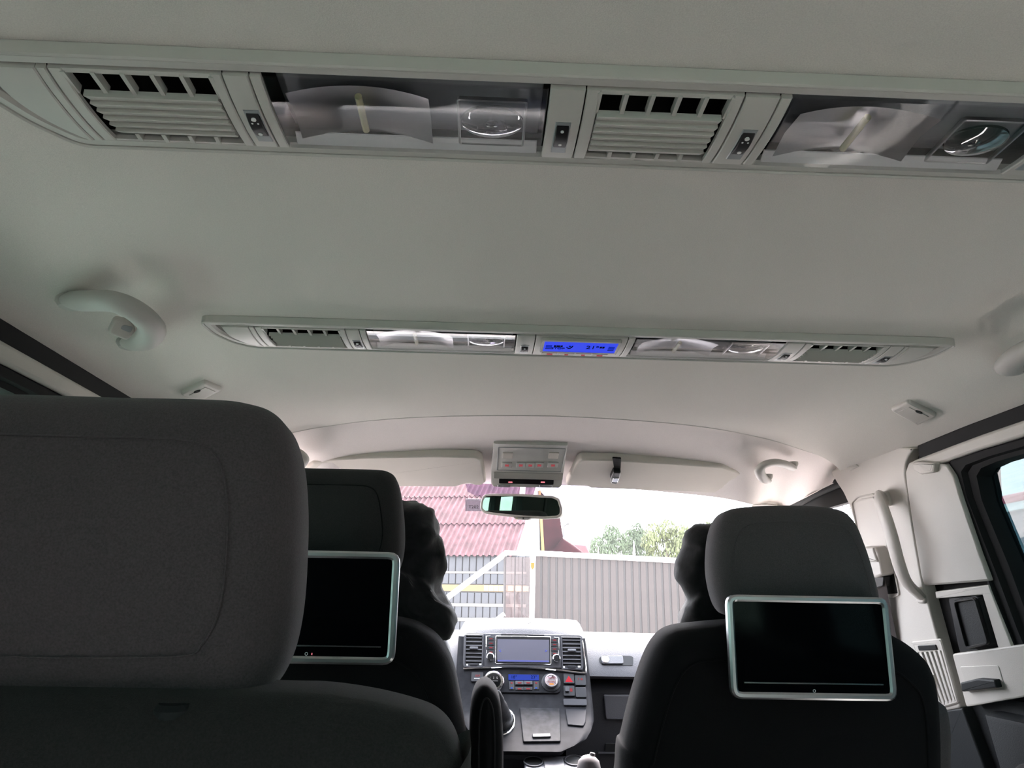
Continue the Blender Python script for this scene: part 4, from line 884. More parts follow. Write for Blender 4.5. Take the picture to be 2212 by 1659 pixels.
# climate control panel
PC = SEG[4]
T = thing('climate_panel', PC.pt(*PC.px(1130, 1500)), 'climate control panel with a blue display and a round dial', 'control panel')
def cp_(name, *a_, **k_): k_.setdefault('parent', T); return dpart(name, *a_, pl=PC, **k_)
cp_('panel', 1050, 1453, 1210, 1498, -.003, .004, M['stack'], r=.014)
cp_('display', 1098, 1459, 1164, 1471, .003, .0055, M['lcd2'], r=.001, bev=.0003)
text('digits', '18°', PC, *PC.px(1110, 1465), .0058, .012, M['lcdink'], T); text('digits', '23°', PC, *PC.px(1153, 1465), .0058, .012, M['lcdink'], T)
for x0, x1, y0, y1, mk in ((1099, 1111, 1474, 1492, None), (1113, 1131, 1474, 1482, 'redm'), (1131.5, 1150, 1474, 1482, 'redm'), (1113, 1131, 1486, 1493, 'redm'), (1131.5, 1150, 1486, 1493, 'redm'), (1152, 1164, 1474, 1492, None)):
    bt = cp_('button', x0, y0, x1, y1, .003, .0085 if mk and y0 < 1480 else .006, M['btn'] if not (mk and y0 < 1480) else M['bezel'], r=.0015)
    xm = (x0 + x1) / 2
    if mk: cp_('button_mark', xm - 4, y0 + 3, xm + 4, y0 + 5.5, .0055, .0092 if y0 < 1480 else .0066, M['redm'], bev=0, r=.0004, parent=bt)
    else:
        cp_('button_mark', xm - 2, y0 + 2, xm + 2, y0 + 5, .0055, .0066, M['redm'], bev=0, r=.0006, parent=bt); cp_('button_mark', xm - 2, y1 - 5, xm + 2, y1 - 2, .0055, .0066, M['bluem'], bev=0, r=.0006, parent=bt)
c_ = PC.pt(*PC.px(1190, 1476), .003)
m = MB(); m.lathe(c_, PC.n, [(.026, 0), (.026, .003), (.0225, .004)], 28); part('dial_base', m, M['btn'], T)
m = MB(); m.lathe(c_, PC.n, [(.0190, .0), (.0190, .013), (.0180, .015), (.0145, .015), (.0140, .013)], 28); dl = part('dial', m, M['chrome'], T)
m = MB(); m.lathe(c_ + PC.n * .012, PC.n, [(.0143, 0), (.0143, .001)], 24); part('dial_face', m, M['black'], dl)
text('auto_mark', 'AUTO', PC, *PC.px(1190.5, 1470.5), .0165, .0065, M['redm'], T); text('econ_mark', 'ECON', PC, *PC.px(1190.5, 1479.5), .0165, .0065, M['redm'], T)
cp_('econ_light', 1186, 1482.5, 1195, 1485, .0155, .0168, M['orange'], bev=0, r=.0005)
c2_ = PC.pt(*PC.px(1074, 1477), .003)
m = MB(); m.lathe(c2_, PC.n, [(.0190, .0), (.0190, .013), (.0180, .015), (.0145, .015), (.0140, .013)], 28); part('dial', m, M['chrome'], T)
# loose switches of the stack
for x0, y0, x1, y1 in ((1217, 1456, 1240, 1478), (1242, 1460, 1265, 1482), (1217, 1483, 1241, 1505), (1243, 1486, 1266, 1508), (1018, 1453, 1044, 1474)):
    k_ = dpart('switch', x0, y0, x1, y1, -.002, .005, M['btn'], .001, .003, pl=PC)
    if x0 == 1217 and y0 < 1470:
        a, b = PC.px(1228.5, 1469); m = MB(); m.poly(PC, rnd([(a - .0105, b - .008), (a + .0105, b - .008), (a, b + .010)], .001), .004, .0056, .0003); part('hazard_triangle', m, emis('hazard_red', (.9, .05, .08), .8), k_)
    elif x0 == 1242: text('parking_mark', 'P', PC, *PC.px(1249.5, 1469), .0052, .009, M['redm'], k_); dpart('parking_mark', 1254, 1467, 1258, 1471, .0045, .0056, M['redm'], 0, .001, k_, PC)
    elif x0 == 1217: dpart('seat_heat_mark', 1231, 1489, 1236, 1496, .0045, .0056, M['redm'], 0, .001, k_, PC); dpart('seat_heat_rocker', 1220, 1487, 1229, 1497, .004, .010, M['bezel'], .001, .002, k_, PC)
    elif x0 == 1018: text('stability_mark', 'ESP', PC, *PC.px(1032, 1462), .0052, .009, M['redm'], k_); dpart('switch_line', 1024, 1467, 1042, 1468, .0045, .0055, M['white'], 0, 0, k_, PC)
dpart('airbag_sign', 1217, 1511, 1267, 1525, -.002, .004, M['bezel'], .001, .003, pl=SEG[4])
P6 = SEG[5]
m = MB(); m.poly(P6, P6.pix([(1220, 1531), (1267, 1533), (1265, 1562), (1260, 1571), (1226, 1568)]), -.003, .004, .002, .004); part('blank_lid', m, pm('blank_lid_plastic', (.022, .022, .025), .6, spec=.08), DB)
m = MB(); m.poly(P6, P6.pix([(1122, 1528), (1209, 1529), (1211, 1605), (1130, 1606)]), -.003, .005, .002, .005); lid_ = part('storage_lid', m, pm('dusty_lid_plastic', (.018, .018, .020), .55, nscale=60, namp=.5, spec=.08), DB)
m = MB(); m.poly(P6, rnd(P6.pix([(1149, 1591), (1189, 1590), (1190, 1598), (1150, 1599)]), .004), .004, .009, .002); part('lid_grip', m, M['btn'], lid_)
# gear lever
gk = PY(1066, 1471, 1.98)
T = thing('gear_lever', (gk.x, 2.03, .72), 'gear lever with a chrome-ringed black knob beside the driver armrest', 'gear lever')
gn = (CAM - gk).normalized(); gn = (gn + Vector((0, -.1, .35))).normalized()
m = MB(); m.lathe(gk - gn * .03, gn, [(.010, -.02), (.014, -.01), (.021, .006), (.0235, .02), (.022, .028), (.019, .031)], 24); part('knob', m, M['black'], T)
m = MB(); m.lathe(gk, gn, [(.0235, -.012), (.0245, -.006), (.0238, .001), (.0195, .003), (.0190, .0015)], 28); part('knob_ring', m, M['chrome'], T)
PGK = PL(gk + gn * .002, gn.cross(Vector((0, 0, -1))) , (0, 0, 1)); PGK = PGK if PGK.u.x > 0 else PL(gk + gn * .002, -PGK.u, PGK.v)
m = MB(); m.lathe(gk, gn, [(.0188, .0), (.017, .003), (.010, .0045), (.001, .005)], 24); part('knob_cap', m, M['black'], T)
for k, ch in enumerate('135246'):
    text('gear_number', ch, PGK, -.0085 + .0085 * (k % 3), .0065 if k < 3 else -.0075, .0036, .0072, M['white'], T)
m = MB(); m.box(PGK.pt(0, 0, .0042), (.010, .0005, .0005), Matrix((PGK.u, PGK.n, PGK.v)).transposed()); part('shift_line', m, M['white'], T)
sb_ = SEG[5].pt(*SEG[5].px(1078, 1560), .0)
m = MB(); m.tube(spline([gk - gn * .045, gk.lerp(sb_, .35) + Vector((.0, .02, -.005)), gk.lerp(sb_, .75), sb_ + Vector((0, .02, -.01))], 6), [.012 + .032 * (i / 18) ** 1.5 for i in range(19)], 18); m.disp(.003, 60, 2); part('gaiter', m, M['leather'], T)
P6r = SEG[5]; aa, bb = P6r.px(1070, 1558)
m = MB(); el = [(aa + .052 * math.cos(t * .2618), bb + .066 * math.sin(t * .2618)) for t in range(24)]; m.ring(P6r, el, .004, -.001, .006, .0015); part('gaiter_ring', m, M['chrome'], T)
m = MB(); m.tube([gk - gn * .02, gk - gn * .07], .010, 12); part('stalk', m, M['chrome'], T)
# steering wheel, peeking past the driver seat
sw = Vector((-.395, 2.02, .875)); sn = Vector((0, -.9, .42)).normalized()
T = thing('steering_wheel', sw + Vector((0, .08, -.05)), 'black steering wheel mostly hidden behind the driver seat', 'steering wheel')
PS = PL(sw, (1, 0, 0), (0, .42, .9))
m = MB(); m.tube([PS.pt(.185 * math.cos(t * math.pi / 20), .185 * math.sin(t * math.pi / 20)) for t in range(41)], .015, 12, up=tuple(PS.n), cap=False); part('rim', m, M['leather'], T)
m = MB(); m.poly(PS, rnd(rect(0, -.01, .07, .055), .03), -.03, .02, .01); part('hub', m, M['btn'], T)
for t in (0, math.pi, -math.pi / 2):
    m = MB(); m.tube([PS.pt(.05 * math.cos(t), .05 * math.sin(t), 0), PS.pt(.18 * math.cos(t), .18 * math.sin(t), 0)], (.012), 8); part('spoke', m, M['btn'], T)
m = MB(); m.tube([sw + Vector((0, .02, -.01)), sw + Vector((0, .32, -.15))], .04, 12); part('column', m, M['dash2'], T)
# cup-holder console under the stack
PT = PL((0, 2.03, .655), (1, 0, 0), (0, 1, .33))
T = thing('cup_holder_tray', PT.pt(*PT.px(1195, 1650)), 'grey pull-out cup-holder tray below the centre stack', 'cup holder')
tq = PT.pix([(1133, 1634), (1262, 1632), (1275, 1690), (1133, 1690)])
m = MB(); m.poly(PT, rnd(tq, .01), -.03, 0, .004); part('tray', m, M['key'], T)
for x, y in ((1152, 1644), (1240, 1642)):
    a, b = PT.px(x, y); m = MB(); m.lathe(PT.pt(a, b - .004, .0), PT.n, [(.0250, -.001), (.0250, .003), (.0225, .0038), (.0215, .001)], 28); part('cup_ring', m, M['bezel'], T)
    m = MB(); m.lathe(PT.pt(a, b - .004, .0), PT.n, [(.0220, .0), (.0220, .0012)], 24); part('cup_well', m, M['void'], T)
a, b = PT.px(1196, 1646); m = MB(); m.poly(PT, rnd(rect(a, b - .02, .024, .035), .003), .0, .004, .001); part('tray_lid', m, M['dash'], T)
m = MB(); m.box((PY(1165, 1640, 2.1).x, 2.13, .577), (.13, .09, .063)); m2 = part('tray_housing', m, M['dash2'], DB)
m = MB(); m.box((.0, 2.25, .30), (.16, .12, .30)); part('console_foot', m, M['dash2'], DB)
gp = PY(1272, 1660, 1.70)
T = thing('rounded_lid', (gp.x, gp.y, gp.z - .12), 'pale grey rounded lid sticking up beside the cup-holder tray', 'lid')
m = MB(); m.lathe((gp.x, gp.y, gp.z - .12), (0, 0, 1), [(.022, 0), (.025, .01), (.025, .10), (.0245, .12), (.021, .134), (.012, .143), (.001, .146)], 24); part('body', m, M['bottle'], T)
m = MB(); m.tube([(gp.x + .006, gp.y, gp.z + .018), (gp.x + .008, gp.y, gp.z + .029)], [.008, .005], 10); part('spout', m, M['bottle'], T)
m = MB(); m.box((gp.x, gp.y + .02, (gp.z - .12) / 2), (.040, .06, (gp.z - .12) / 2)); BX = tag(part('floor_console', m, M['dpanel']), 'low black console box standing on the floor between the seats', 'console')
# windscreen sticker
sk = ws_pt(1022, 1090, .006)
PSK = PL(sk, (1, 0, 0), (0, -.62, .78)); T = thing('windscreen_sticker', sk, 'small square grey inspection sticker on the windscreen beside the mirror', 'sticker')
q = PSK.pix([(1005, 1077), (1042, 1078), (1042, 1104), (1005, 1104)])
m = MB(); m.poly(PSK, q, -.0004, .0004); part('label', m, glass('sticker_film', (.42, .40, .43), .02, haze=.3, hcol=(.07, .065, .072)), T)
m = MB(); m.ring(PSK, inset(ccw(q), .003), .0012, .0003, .0008); part('border', m, pm('sticker_light', (.25, .23, .25), .6), T)
text('sticker_text', 'T202', PSK, *PSK.px(1023, 1095), .0006, .013, pm('sticker_ink', (.03, .03, .03), .6), T)

# ------------------------------------------------------------------ outside
GZ = -.5
E_M = dict(
    ground=pm('concrete_yard', (.52, .49, .46), .9, nscale=.6, namp=.2),
    fence=pm('taupe_metal_sheet', (0.0396, 0.0322, 0.0300), .55, nscale=1.2, namp=.25, spec=.2),
    rib=pm('taupe_metal_rib', (0.0160, 0.0129, 0.0124), .55),
    wpaint=pm('white_painted_steel', (0.5580, 0.5220, 0.5220), .5),
    roof=pm('faded_red_roof_sheet', (.052, .0205, .0245), .85, nscale=5, namp=.45, spec=.14),
    roof2=pm('dark_red_roof', (0.0291, 0.0056, 0.0081), .7, nscale=2, namp=.3, spec=.05),
    roof3=pm('bright_red_roof', (0.1349, 0.0198, 0.0238), .7),
    panelb=pm('blue_grey_panel', (0.0161, 0.0184, 0.0245), .4, nscale=3, namp=.25),
    batten=pm('pale_batten', (0.1228, 0.1116, 0.1060), .6),
    timber=pm('yellow_timber', (0.1012, 0.0625, 0.0208), .6),
    lit=pm('cream_window_pane', (0.3375, 0.2565, 0.1485), .4),
    wall=pm('white_plaster', (.80, .78, .72), .8),
    yel=pm('yellow_trim_board', (0.3300, 0.2160, 0.0600), .7),
    poly=glass('brown_translucent_sheet', (.66, .61, .60), .03, haze=.14, hcol=(.13, .11, .11)),
    amber=pm('amber_reflector', (.26, .055, .004), .4, spec=.1),
    pole=pm('grey_pole', (0.0446, 0.0446, 0.0446), .7),
    leaf=pm('pale_willow_leaf', (0.0666, 0.0792, 0.0230), .7, nscale=.25, namp=.35),
    leaf2=pm('dusty_green_leaf', (0.0417, 0.0604, 0.0250), .7, nscale=.25, namp=.35),
    bark=pm('bark', (.07, .055, .04), .9),
    buswhite=pm('white_coach_paint', (.86, .87, .86), .35), busred=pm('red_coach_stripe', (.70, .12, .18), .35),
    busglass=pm('coach_window_glass', (.22, .27, .31), .1, spec=.9), busshade=pm('shade_tinted_coach_skirt', (.50, .50, .42), .5),  # sky reflection painted into the windows, shade and glass tint into the skirt
    tower=pm('pale_steel_tower', (0.1350, 0.1305, 0.1350), .6), hill=pm('gravel_heap', (0.1980, 0.1800, 0.1680), .95, nscale=.3, namp=.3),
    green=pm('roadside_green', (.07, .10, .05), .9, nscale=1, namp=.4),
)
mb = MB(); mb.box((0, 60, GZ - .1), (180, 240, .1)); g = struct('ground', mb, E_M['ground'])
# fence of upright metal strips
FY = 10.5; PF = PL((0, FY, 0), (1, 0, 0), (0, 0, 1))
T = thing('metal_fence', (4, FY, GZ), 'long taupe ribbed metal fence with a white top rail', 'fence')
x0 = PF.px(1152, 1280)[0]; pitch = PF.px(1300, 1280)[0] - PF.px(1283.6, 1280)[0]
ztop = PF.px(1300, 1207)[1] + .0
ztopl = lambda x: PF.px(1160, 1200)[1] + (PF.px(1480, 1217)[1] - PF.px(1160, 1200)[1]) * (x - PF.px(1160, 1200)[0]) / (PF.px(1480, 1217)[0] - PF.px(1160, 1200)[0])
for k in range(64):
    xa, xb = x0 + pitch * k, x0 + pitch * (k + 1); zt = ztopl(min(xa, 3.2))
    mb = MB(); mb.poly(PF, [(xa + .018, GZ + .05), (xb - .012, GZ + .05), (xb - .012, zt), (xa + .018, zt)], 0, .022, .006); part('strip', mb, E_M['fence'], T)
    mb = MB(); mb.poly(PF, [(xa - .014 + .0, GZ + .05), (xa + .020, GZ + .05), (xa + .020, zt), (xa - .014, zt)], -.01, .004); part('rib', mb, E_M['rib'], T)
mb = MB(); a, b = Vector((x0 - .1, FY - .03, ztopl(x0) + .03)), Vector((x0 + pitch * 64, FY - .03, ztopl(3.2) + .03)); c = Vector((3.2, FY - .03, ztopl(3.2) + .03))
mb.tube([a, c, b], (.035), 8); part('top_rail', mb, E_M['wpaint'], T)
# gate with post, brace and brown translucent sheet
GY = 10.2; PGt = PL((0, GY, 0), (1, 0, 0), (0, 0, 1))
T = thing('gate', (PGt.px(1120, 1300)[0], GY, GZ), 'white steel gate frame with diagonal brace and brown translucent sheet', 'gate')
def gbar(name, p0, p1, r, mat='wpaint', y=0, par=None):
    a, b = PGt.pt(*PGt.px(*p0)), PGt.pt(*PGt.px(*p1)); a.y += y; b.y += y
    mb = MB(); mb.tube([a, b], r, 4, up=(0, 1, 0)); return part(name, mb, E_M[mat], par or T)
px_, pz_ = PGt.px(1151, 1198); foot = PGt.px(1146, 1345)
gate_post = thing('gate_post', PGt.pt(foot[0], GZ), 'white steel gate post with an amber reflector beside the fence', 'post')
mb = MB(); mb.tube([PGt.pt(foot[0], GZ, .06), PGt.pt(px_, pz_ + .15, .06)], .034, 8); part('shaft', mb, E_M['wpaint'], gate_post)
mb = MB(); mb.tube([PGt.pt(px_, pz_ + .1, .06), PGt.pt(*PGt.px(1148, 1158), .06)], [.018, .006], 6); part('spike', mb, E_M['wpaint'], gate_post)
mb = MB(); mb.tube([PGt.pt(*PGt.px(1157, 1180), .06), PGt.pt(*PGt.px(1159, 1163), .06)], .010, 6); part('spike', mb, E_M['wpaint'], gate_post)
a, b = PGt.px(1149.5, 1223); mb = MB(); mb.poly(PGt, [(a - .022, b + .04), (a + .022, b + .04), (a + .022, b - .02), (a, b - .05), (a - .022, b - .02)], .08, .11, .008); part('reflector', mb, E_M['amber'], gate_post)
gbar('top_bar', (1090, 1194), (1190, 1197), .030); gbar('brace', (940, 1311), (1092, 1196), .034); gbar('brace', (1040, 1365), (1090, 1326), .030); gbar('lower_bar', (1090, 1398), (1148, 1399), .03)
gbar('stile', (1091, 1196), (1088, 1398), .016, 'rib')
for x in (1112, 1128): gbar('mullion', (x + 1, 1203), (x - 2, 1398), .008, 'rib')
mb = MB(); mb.poly(PGt, PGt.pix([(1091, 1203), (1148, 1204), (1144, 1398), (1088, 1398)]), -.01, -.004); part('translucent_sheet', mb, E_M['poly'], T)
# building with corrugated red roof
ph = math.radians(14); e_ = Vector((math.cos(ph), -math.sin(ph), 0)); bk = Vector((math.sin(ph), math.cos(ph), 0))
cor = PY(1113, 1196, 13.5); B = thing('shed', Vector((cor.x - 3, cor.y + 1, GZ)), 'shed with a faded red corrugated roof and dark blue panelled front', 'building')
PFc = PL(Vector((cor.x, cor.y, GZ)), e_, (0, 0, 1)); H = cor.z - GZ
mb = MB(); mb.poly(PFc, [(-8, 0), (.25, 0), (.25, H - .02), (-8, H - .02)], -3.0, -.02); part('body', mb, E_M['pole'], B)
zr = [PFc.px(1000, y)[1] for y in (1201, 1234, 1239, 1261, 1263, 1277, 1280, 1303, 1310, 1334, 1342, 1372)]
rows_ = [(zr[0], zr[1]), (zr[2], zr[3]), (zr[6], zr[7]), (zr[8], zr[9]), (zr[10], zr[11])]
cw = abs(PFc.px(1015, 1250)[0] - PFc.px(1000, 1250)[0])
for za, zb_ in rows_:
    off = random.random() * .05
    for k in range(20):
        a = .2 - k * cw - off; mb = MB(); mb.poly(PFc, [(a - cw + .012, zb_), (a - .006, zb_), (a - .006, za), (a - cw + .012, za)], -.02, .015, .004); part('facade_panel', mb, E_M['panelb'], B)
for za, zb_ in ((zr[1], zr[2]), (zr[7], zr[8]), (zr[9], zr[10])):
    mb = MB(); mb.poly(PFc, [(-8, zb_), (.2, zb_), (.2, za), (-8, za)], -.02, .03, .004); part('batten', mb, E_M['batten'], B)
mb = MB(); mb.poly(PFc, [(-8, zr[5]), (.2, zr[5]), (.2, zr[4]), (-8, zr[4])], -.02, .02); part('timber_band', mb, E_M['timber'], B)
for x0_, x1_, mt in ((1046, 1056, 'lit'), (1057, 1067, 'lit'), (1068, 1078, 'lit'), (1079, 1090, 'lit'), (1098, 1110, 'lit'), (1114, 1127, 'lit'), (1130, 1142, 'lit')):
    a, b = PFc.px(x0_, 1270)[0], PFc.px(x1_, 1270)[0]; mb = MB(); mb.poly(PFc, [(a, zr[5] + .01), (b, zr[5] + .01), (b, zr[4] - .01), (a, zr[4] - .01)], .0, .03, .004); part('window_pane', mb, E_M[mt], B)
# roof: overlapping corrugated sheets, four courses
sl = math.radians(37); up_ = bk * math.cos(sl) + Vector((0, 0, 1)) * math.sin(sl); nr = e_.cross(up_)
eave = Vector((cor.x, cor.y, cor.z)) - up_ * .12 + e_ * .02
wav = .105; ncol = 8; crs = 1.05
def roof_sheet():
    L = []
    n = 56
    for j in (0, 1):
        L.append([(-(i / n) * wav * 7, j * (crs + .06)) for i in range(n + 1)])
    return L
sheet_me = None
for r_ in range(7):
    for c_ in range(ncol):
        o = eave + up_ * (crs * r_) - e_ * (wav * 7 * c_) + nr * (.02 * r_ * 0 + .02)
        if sheet_me is None:
            mb = MB(); Ls = []
            for v_, lift in ((0, .022), (crs + .06, .0)):
                Ls.append([o - e_ * (i / 56 * wav * 7) + up_ * v_ + nr * (lift + .021 * math.sin(i / 56 * 14 * math.pi)) for i in range(57)])
            lo = [[p - nr * .008 for p in l] for l in Ls]
            mb.loops(Ls, False, False, False); mb.loops(lo, False, False, False); mb.loops([Ls[0], lo[0]], False, False, False)
            ob = part('roof_sheet', mb, E_M['roof'], B, 60); sheet_me = ob.data; ref = ob.location - (o - wloc(B))
        else:
            ob = bpy.data.objects.new('roof_sheet', sheet_me); COL.objects.link(ob); ob.parent = B; ob.location = ref + (o - wloc(B))
# white-walled house behind, with yellow corner boards and dark red roof
HY = 19.0; PH = PL((0, HY, 0), (1, 0, 0), (0, 0, 1))
T = thing('house', (PH.px(1150, 1300)[0], HY, GZ), 'white walled house with a yellow corner board and dark red roof behind the gate', 'house')
q = PH.pix([(1095, 1195), (1172, 1197), (1164, 1060), (1140, 1060)]); q[0] = (q[0][0], GZ); q[1] = (q[1][0], GZ)
mb = MB(); mb.poly(PH, q, -3.5, 0); part('gable_wall', mb, E_M['wall'], T)
q = PH.pix([(1170, 1197), (1176, 1197), (1168, 1060), (1163, 1060)]); mb = MB(); mb.poly(PH, q, -.1, .05); part('corner_board', mb, E_M['yel'], T)
q = PH.pix([(1176, 1196), (1213, 1190), (1216, 1158), (1208, 1105), (1169, 1062)]); mb = MB(); mb.poly(PH, q, -3, -.02); part('roof_slope', mb, E_M['roof2'], T)
q = PH.pix([(1176, 1199), (1264, 1199), (1240, 1180), (1214, 1163), (1200, 1180)]); mb = MB(); mb.poly(PH, q, -2, .25, .1); part('porch_roof', mb, E_M['roof2'], T)
q = PH.pix([(1180, 1196), (1258, 1197), (1255, 1201), (1180, 1200)]); q = q[:2] + [(q[2][0], GZ), (q[3][0], GZ)]; mb = MB(); mb.poly(PH, q, -2, .1); part('porch_wall', mb, E_M['yel'], T)
P2 = PL((0, 34, 0), (1, 0, 0), (0, 0, 1)); T = thing('house', (P2.px(1258, 1300)[0], 34, GZ), 'far low house with a bright red roof beside the trees', 'house')
q = P2.pix([(1228, 1198), (1276, 1198), (1266, 1177), (1240, 1175)]); mb = MB(); mb.poly(P2, q, -4, 0, .1); part('roof', mb, E_M['roof3'], T)
q = P2.pix([(1232, 1198), (1272, 1198)]); q += [(q[1][0], GZ), (q[0][0], GZ)]; mb = MB(); mb.poly(P2, q, -3.8, -.2); part('walls', mb, E_M['wall'], T)
# lamp pole and thin posts
P3_ = PL((0, 30, 0), (1, 0, 0), (0, 0, 1)); a, b = P3_.px(1217.5, 1124)
T = thing('street_lamp', (a, 30, GZ), 'thin grey street lamp pole standing behind the red roofs', 'street lamp')
mb = MB(); mb.tube([(a, 30, GZ), (a, 30, b)], [.07, .045], 8); part('pole', mb, E_M['pole'], T)
mb = MB(); mb.tube([P3_.pt(*P3_.px(1218, 1138)), P3_.pt(*P3_.px(1226, 1131))], .03, 6); part('arm', mb, E_M['pole'], T)
mb = MB(); mb.tube([P3_.pt(*P3_.px(1225, 1131)), P3_.pt(*P3_.px(1229, 1132))], [.05, .07], 8); part('lamp_head', mb, E_M['pole'], T)
P4_ = PL((0, 20, 0), (1, 0, 0), (0, 0, 1))
for x, y, lb in ((1369, 1168, 'tall white pointed post rising behind the fence'), (1292, 1180, 'short white pointed post rising behind the fence')):
    a, b = P4_.px(x, y); mb = MB(); mb.tube([(a, 20, GZ), (a, 20, b - .3), (a, 20, b)], [.035, .035, .008], 8); tag(part('post', mb, E_M['wpaint']), lb, 'post')
# trees
def tree(label, pxc, y, top, wpx, mat, seed):
    rn = random.Random(seed); P = PL((0, y, 0), (1, 0, 0), (0, 0, 1)); a, b = P.px(pxc, top); wd = wpx / F * y / 2
    T = thing('tree', (a, y, GZ), label, 'tree', 'trees beyond the fence')
    mb = MB(); mb.tube(spline([(a, y, GZ), (a + .1, y, b * .3), (a - .1, y, b * .75)], 4), [.28 - .02 * i for i in range(9)], 10); part('trunk', mb, E_M['bark'], T)
    blobs = []
    for k in range(22):
        t = rn.random(); ang = rn.random() * 6.28; rr = wd * (.35 + .55 * math.sin(math.pi * (.15 + .75 * t))) * rn.random() ** .5
        blobs.append((Vector((a + rr * math.cos(ang), y + rr * math.sin(ang) * .8, b * (.28 + .60 * t))), wd * rn.uniform(.28, .46)))
    blobs.append((Vector((a, y, b - wd * .32)), wd * .32))
    mb = MB()
    for c, r in blobs:
        for k in range(330):
            d = Vector((rn.gauss(0, 1), rn.gauss(0, 1), rn.gauss(0, 1))).normalized(); p = c + d * r * rn.uniform(.75, 1.06)
            if p.z > b: p.z = b - rn.random() * .2
            u_ = Vector((rn.gauss(0, 1), rn.gauss(0, 1), rn.gauss(0, 1))).normalized(); v_ = u_.cross(d).normalized() if u_.cross(d).length > .01 else Vector((1, 0, 0)); sz = wd * rn.uniform(.035, .07)
            dn = Vector((0, 0, -1)) * sz * 1.6
            mb.add([p - v_ * sz * .5, p + v_ * sz * .5, p + v_ * sz * .4 + dn + d * sz * .5, p - v_ * sz * .4 + dn + d * sz * .5], [(0, 1, 2, 3)])
    me = bpy.data.meshes.new('foliage'); me.from_pydata([tuple(q - Vector((a, y, b / 2))) for q in mb.v], [], mb.f); me.materials.append(mat)
    o = bpy.data.objects.new('foliage', me); COL.objects.link(o); o.location = Vector((a, y, b / 2)) - wloc(T); o.parent = T; o['kind'] = 'stuff'
tree('pale green willow beyond the fence beside the far red roof', 1318, 82, 1131, 105, E_M['leaf2'], 1)
tree('low green willow between two taller ones beyond the fence', 1375, 92, 1128, 90, E_M['leaf2'], 2)
tree('broad yellowish willow beyond the fence beside the passenger seat', 1440, 80, 1119, 130, E_M['leaf'], 3)
tree('yellow-green willow beyond the fence hidden by the passenger headrest', 1530, 84, 1126, 110, E_M['leaf'], 4)
mb = MB(); 
for k in range(25):
    pass
Ls = [[Vector((-60 + 10 * i, 150, GZ)), Vector((-60 + 10 * i, 150, GZ + 9 + 4 * noise.noise(Vector((i * .7, 3, 0))))), Vector((-60 + 10 * i, 175, GZ))] for i in range(22)]
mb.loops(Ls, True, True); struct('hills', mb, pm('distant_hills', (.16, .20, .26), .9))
# coach beyond the sliding door
PBx = PL((3.4, 0, 0), (0, -1, 0), (0, 0, 1)); bz = lambda y: PBx.px(2180, y)[1]
T = thing('coach', (4.5, 3.4, GZ), 'white coach with a red roof stripe and tinted windows beyond the sliding door', 'coach')
def bband(name, ya, yb, h0, h1, mat, bev=0, y0=-4.0, y1=6.3):
    mb = MB(); za, zb_ = (bz(yb) if isinstance(yb, (int,)) else yb), bz(ya); mb.poly(PBx, [(-y1, za), (-y0, za), (-y0, zb_), (-y1, zb_)], h0, h1, bev); return part(name, mb, mat, T)
bband('roof', 1066, 1080, -2.3, -.06, E_M['buswhite'], .05); bband('red_stripe', 1068, 1087, -.3, .01, E_M['busred'], .01); bband('upper_band', 1087, 1104, -2.3, .0, E_M['buswhite'])
bband('window_band', 1104, 1211, -2.2, -.03, E_M['busglass']); bband('sill_band', 1211, 1229, -2.3, .0, E_M['buswhite']); bband('skirt', 1229, GZ + .3, -2.3, -.01, E_M['busshade'])
for y in (6.2, 4.45, 3.0, 1.5, 0, -1.5):
    mb = MB(); mb.poly(PBx, [(-y - .04, bz(1211)), (-y + .04, bz(1211)), (-y + .04, bz(1104)), (-y - .04, bz(1104))], -.05, -.02); part('window_post', mb, E_M['busglass'], T)
mb = MB(); q = PBx.pix([(2146, 1131), (2170, 1130), (2176, 1145), (2148, 1146)]); mb.poly(PBx, q, -.03, -.024); part('window_label', mb, E_M['buswhite'], T)
a, b = PBx.px(2184, 1222); text('side_lettering', 'Mobi', PBx, a, b - .004, .002, .14, pm('red_lettering', (.45, .12, .14), .5), T, 'LEFT', .001)
for y in (5.2, -1.6):
    mb = MB(); mb.lathe((3.45, y, GZ + .45), (1, 0, 0), [(.20, -.06), (.45, -.05), (.47, .05), (.45, .25)], 24); part('wheel', mb, M['rubber'], T)
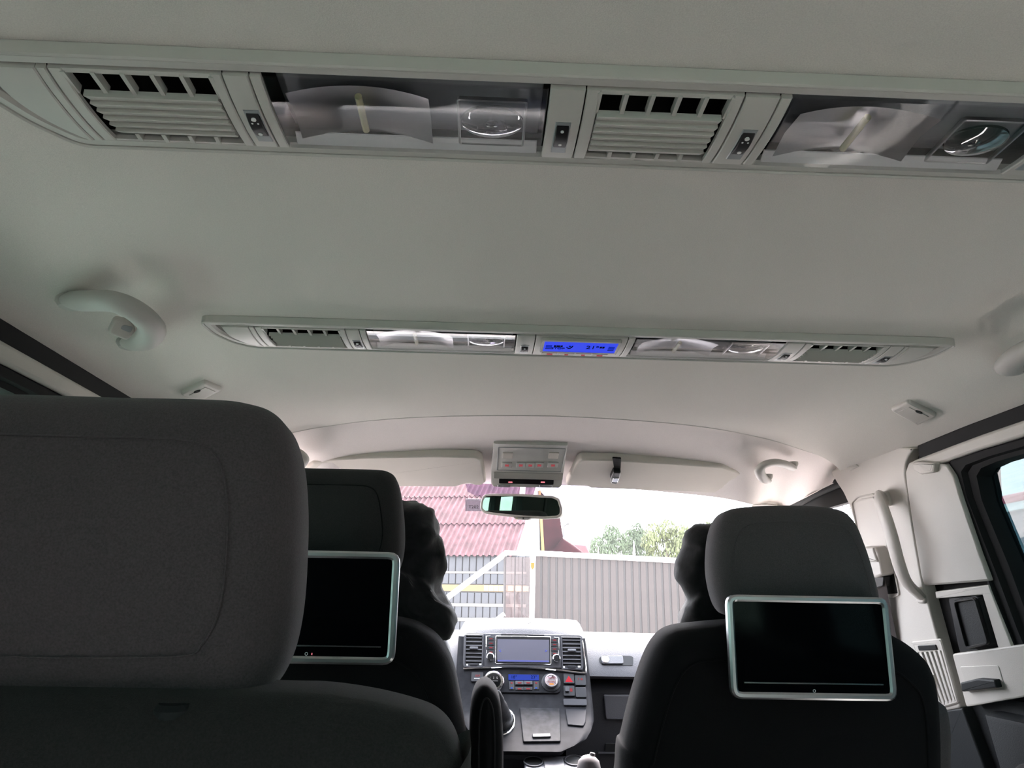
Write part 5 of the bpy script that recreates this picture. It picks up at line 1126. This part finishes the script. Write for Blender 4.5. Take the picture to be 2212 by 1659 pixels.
# lattice tower seen through the passenger door window
TY = 40; PT_ = PL((0, TY, 0), (1, 0, 0), (0, 0, 1)); a, b = PT_.px(1818, 1046); wt = .28
T = thing('lattice_tower', (a, TY, GZ), 'pale steel equipment tower seen through the passenger door window', 'tower')
for sx_ in (-1, 1):
    for sy_ in (-1, 1):
        mb = MB(); mb.tube([(a + sx_ * wt, TY + sy_ * wt, GZ), (a + sx_ * wt, TY + sy_ * wt, b)], .05, 6); part('leg', mb, E_M['tower'], T)
zz = GZ; k = 0
while zz < b - .6:
    for sy_ in (-1, 1):
        mb = MB(); mb.tube([(a - wt, TY + sy_ * wt, zz), (a + wt, TY + sy_ * wt, zz + .7)][::(1 if k % 2 else -1)], .03, 5); part('brace', mb, E_M['tower'], T)
    mb = MB(); mb.tube([(a - wt, TY - wt, zz), (a + wt, TY - wt, zz)], .03, 5); part('rung', mb, E_M['tower'], T)
    zz += .7; k += 1
for x0_, x1_, y_ in ((1800, 1840, 1054), (1796, 1846, 1072), (1800, 1850, 1090), (1806, 1852, 1108)):
    mb = MB(); mb.tube([PT_.pt(*PT_.px(x0_, y_), .4), PT_.pt(*PT_.px(x1_, y_ + 1), .4)], .04, 6); part('crossarm', mb, E_M['tower'], T)
for x, y in ((1798, 1062), (1836, 1060), (1842, 1078), (1797, 1083), (1838, 1098), (1804, 1100), (1846, 1112)):
    mb = MB(); mb.box(PT_.pt(*PT_.px(x, y), .45), (.10, .08, .16)); part('equipment_box', mb, E_M['tower'], T)
mb = MB(); L = []
for i in range(9):
    t = i / 8; c = Vector((17 + 14 * t, 30, GZ)); hgt = 4.6 * math.sin(math.pi * (.1 + .85 * t)); L.append([c + Vector((0, -6, 0)), c + Vector((0, -3, hgt * .55)), c + Vector((0, 0, hgt)), c + Vector((0, 4, hgt * .5)), c + Vector((0, 7, 0))])
mb.loops(L); mb.disp(.3, .5, 4)
tag(part('gravel_heap', mb, E_M['hill'], None, 50), 'pale gravel heap at the foot of the steel tower', 'heap')
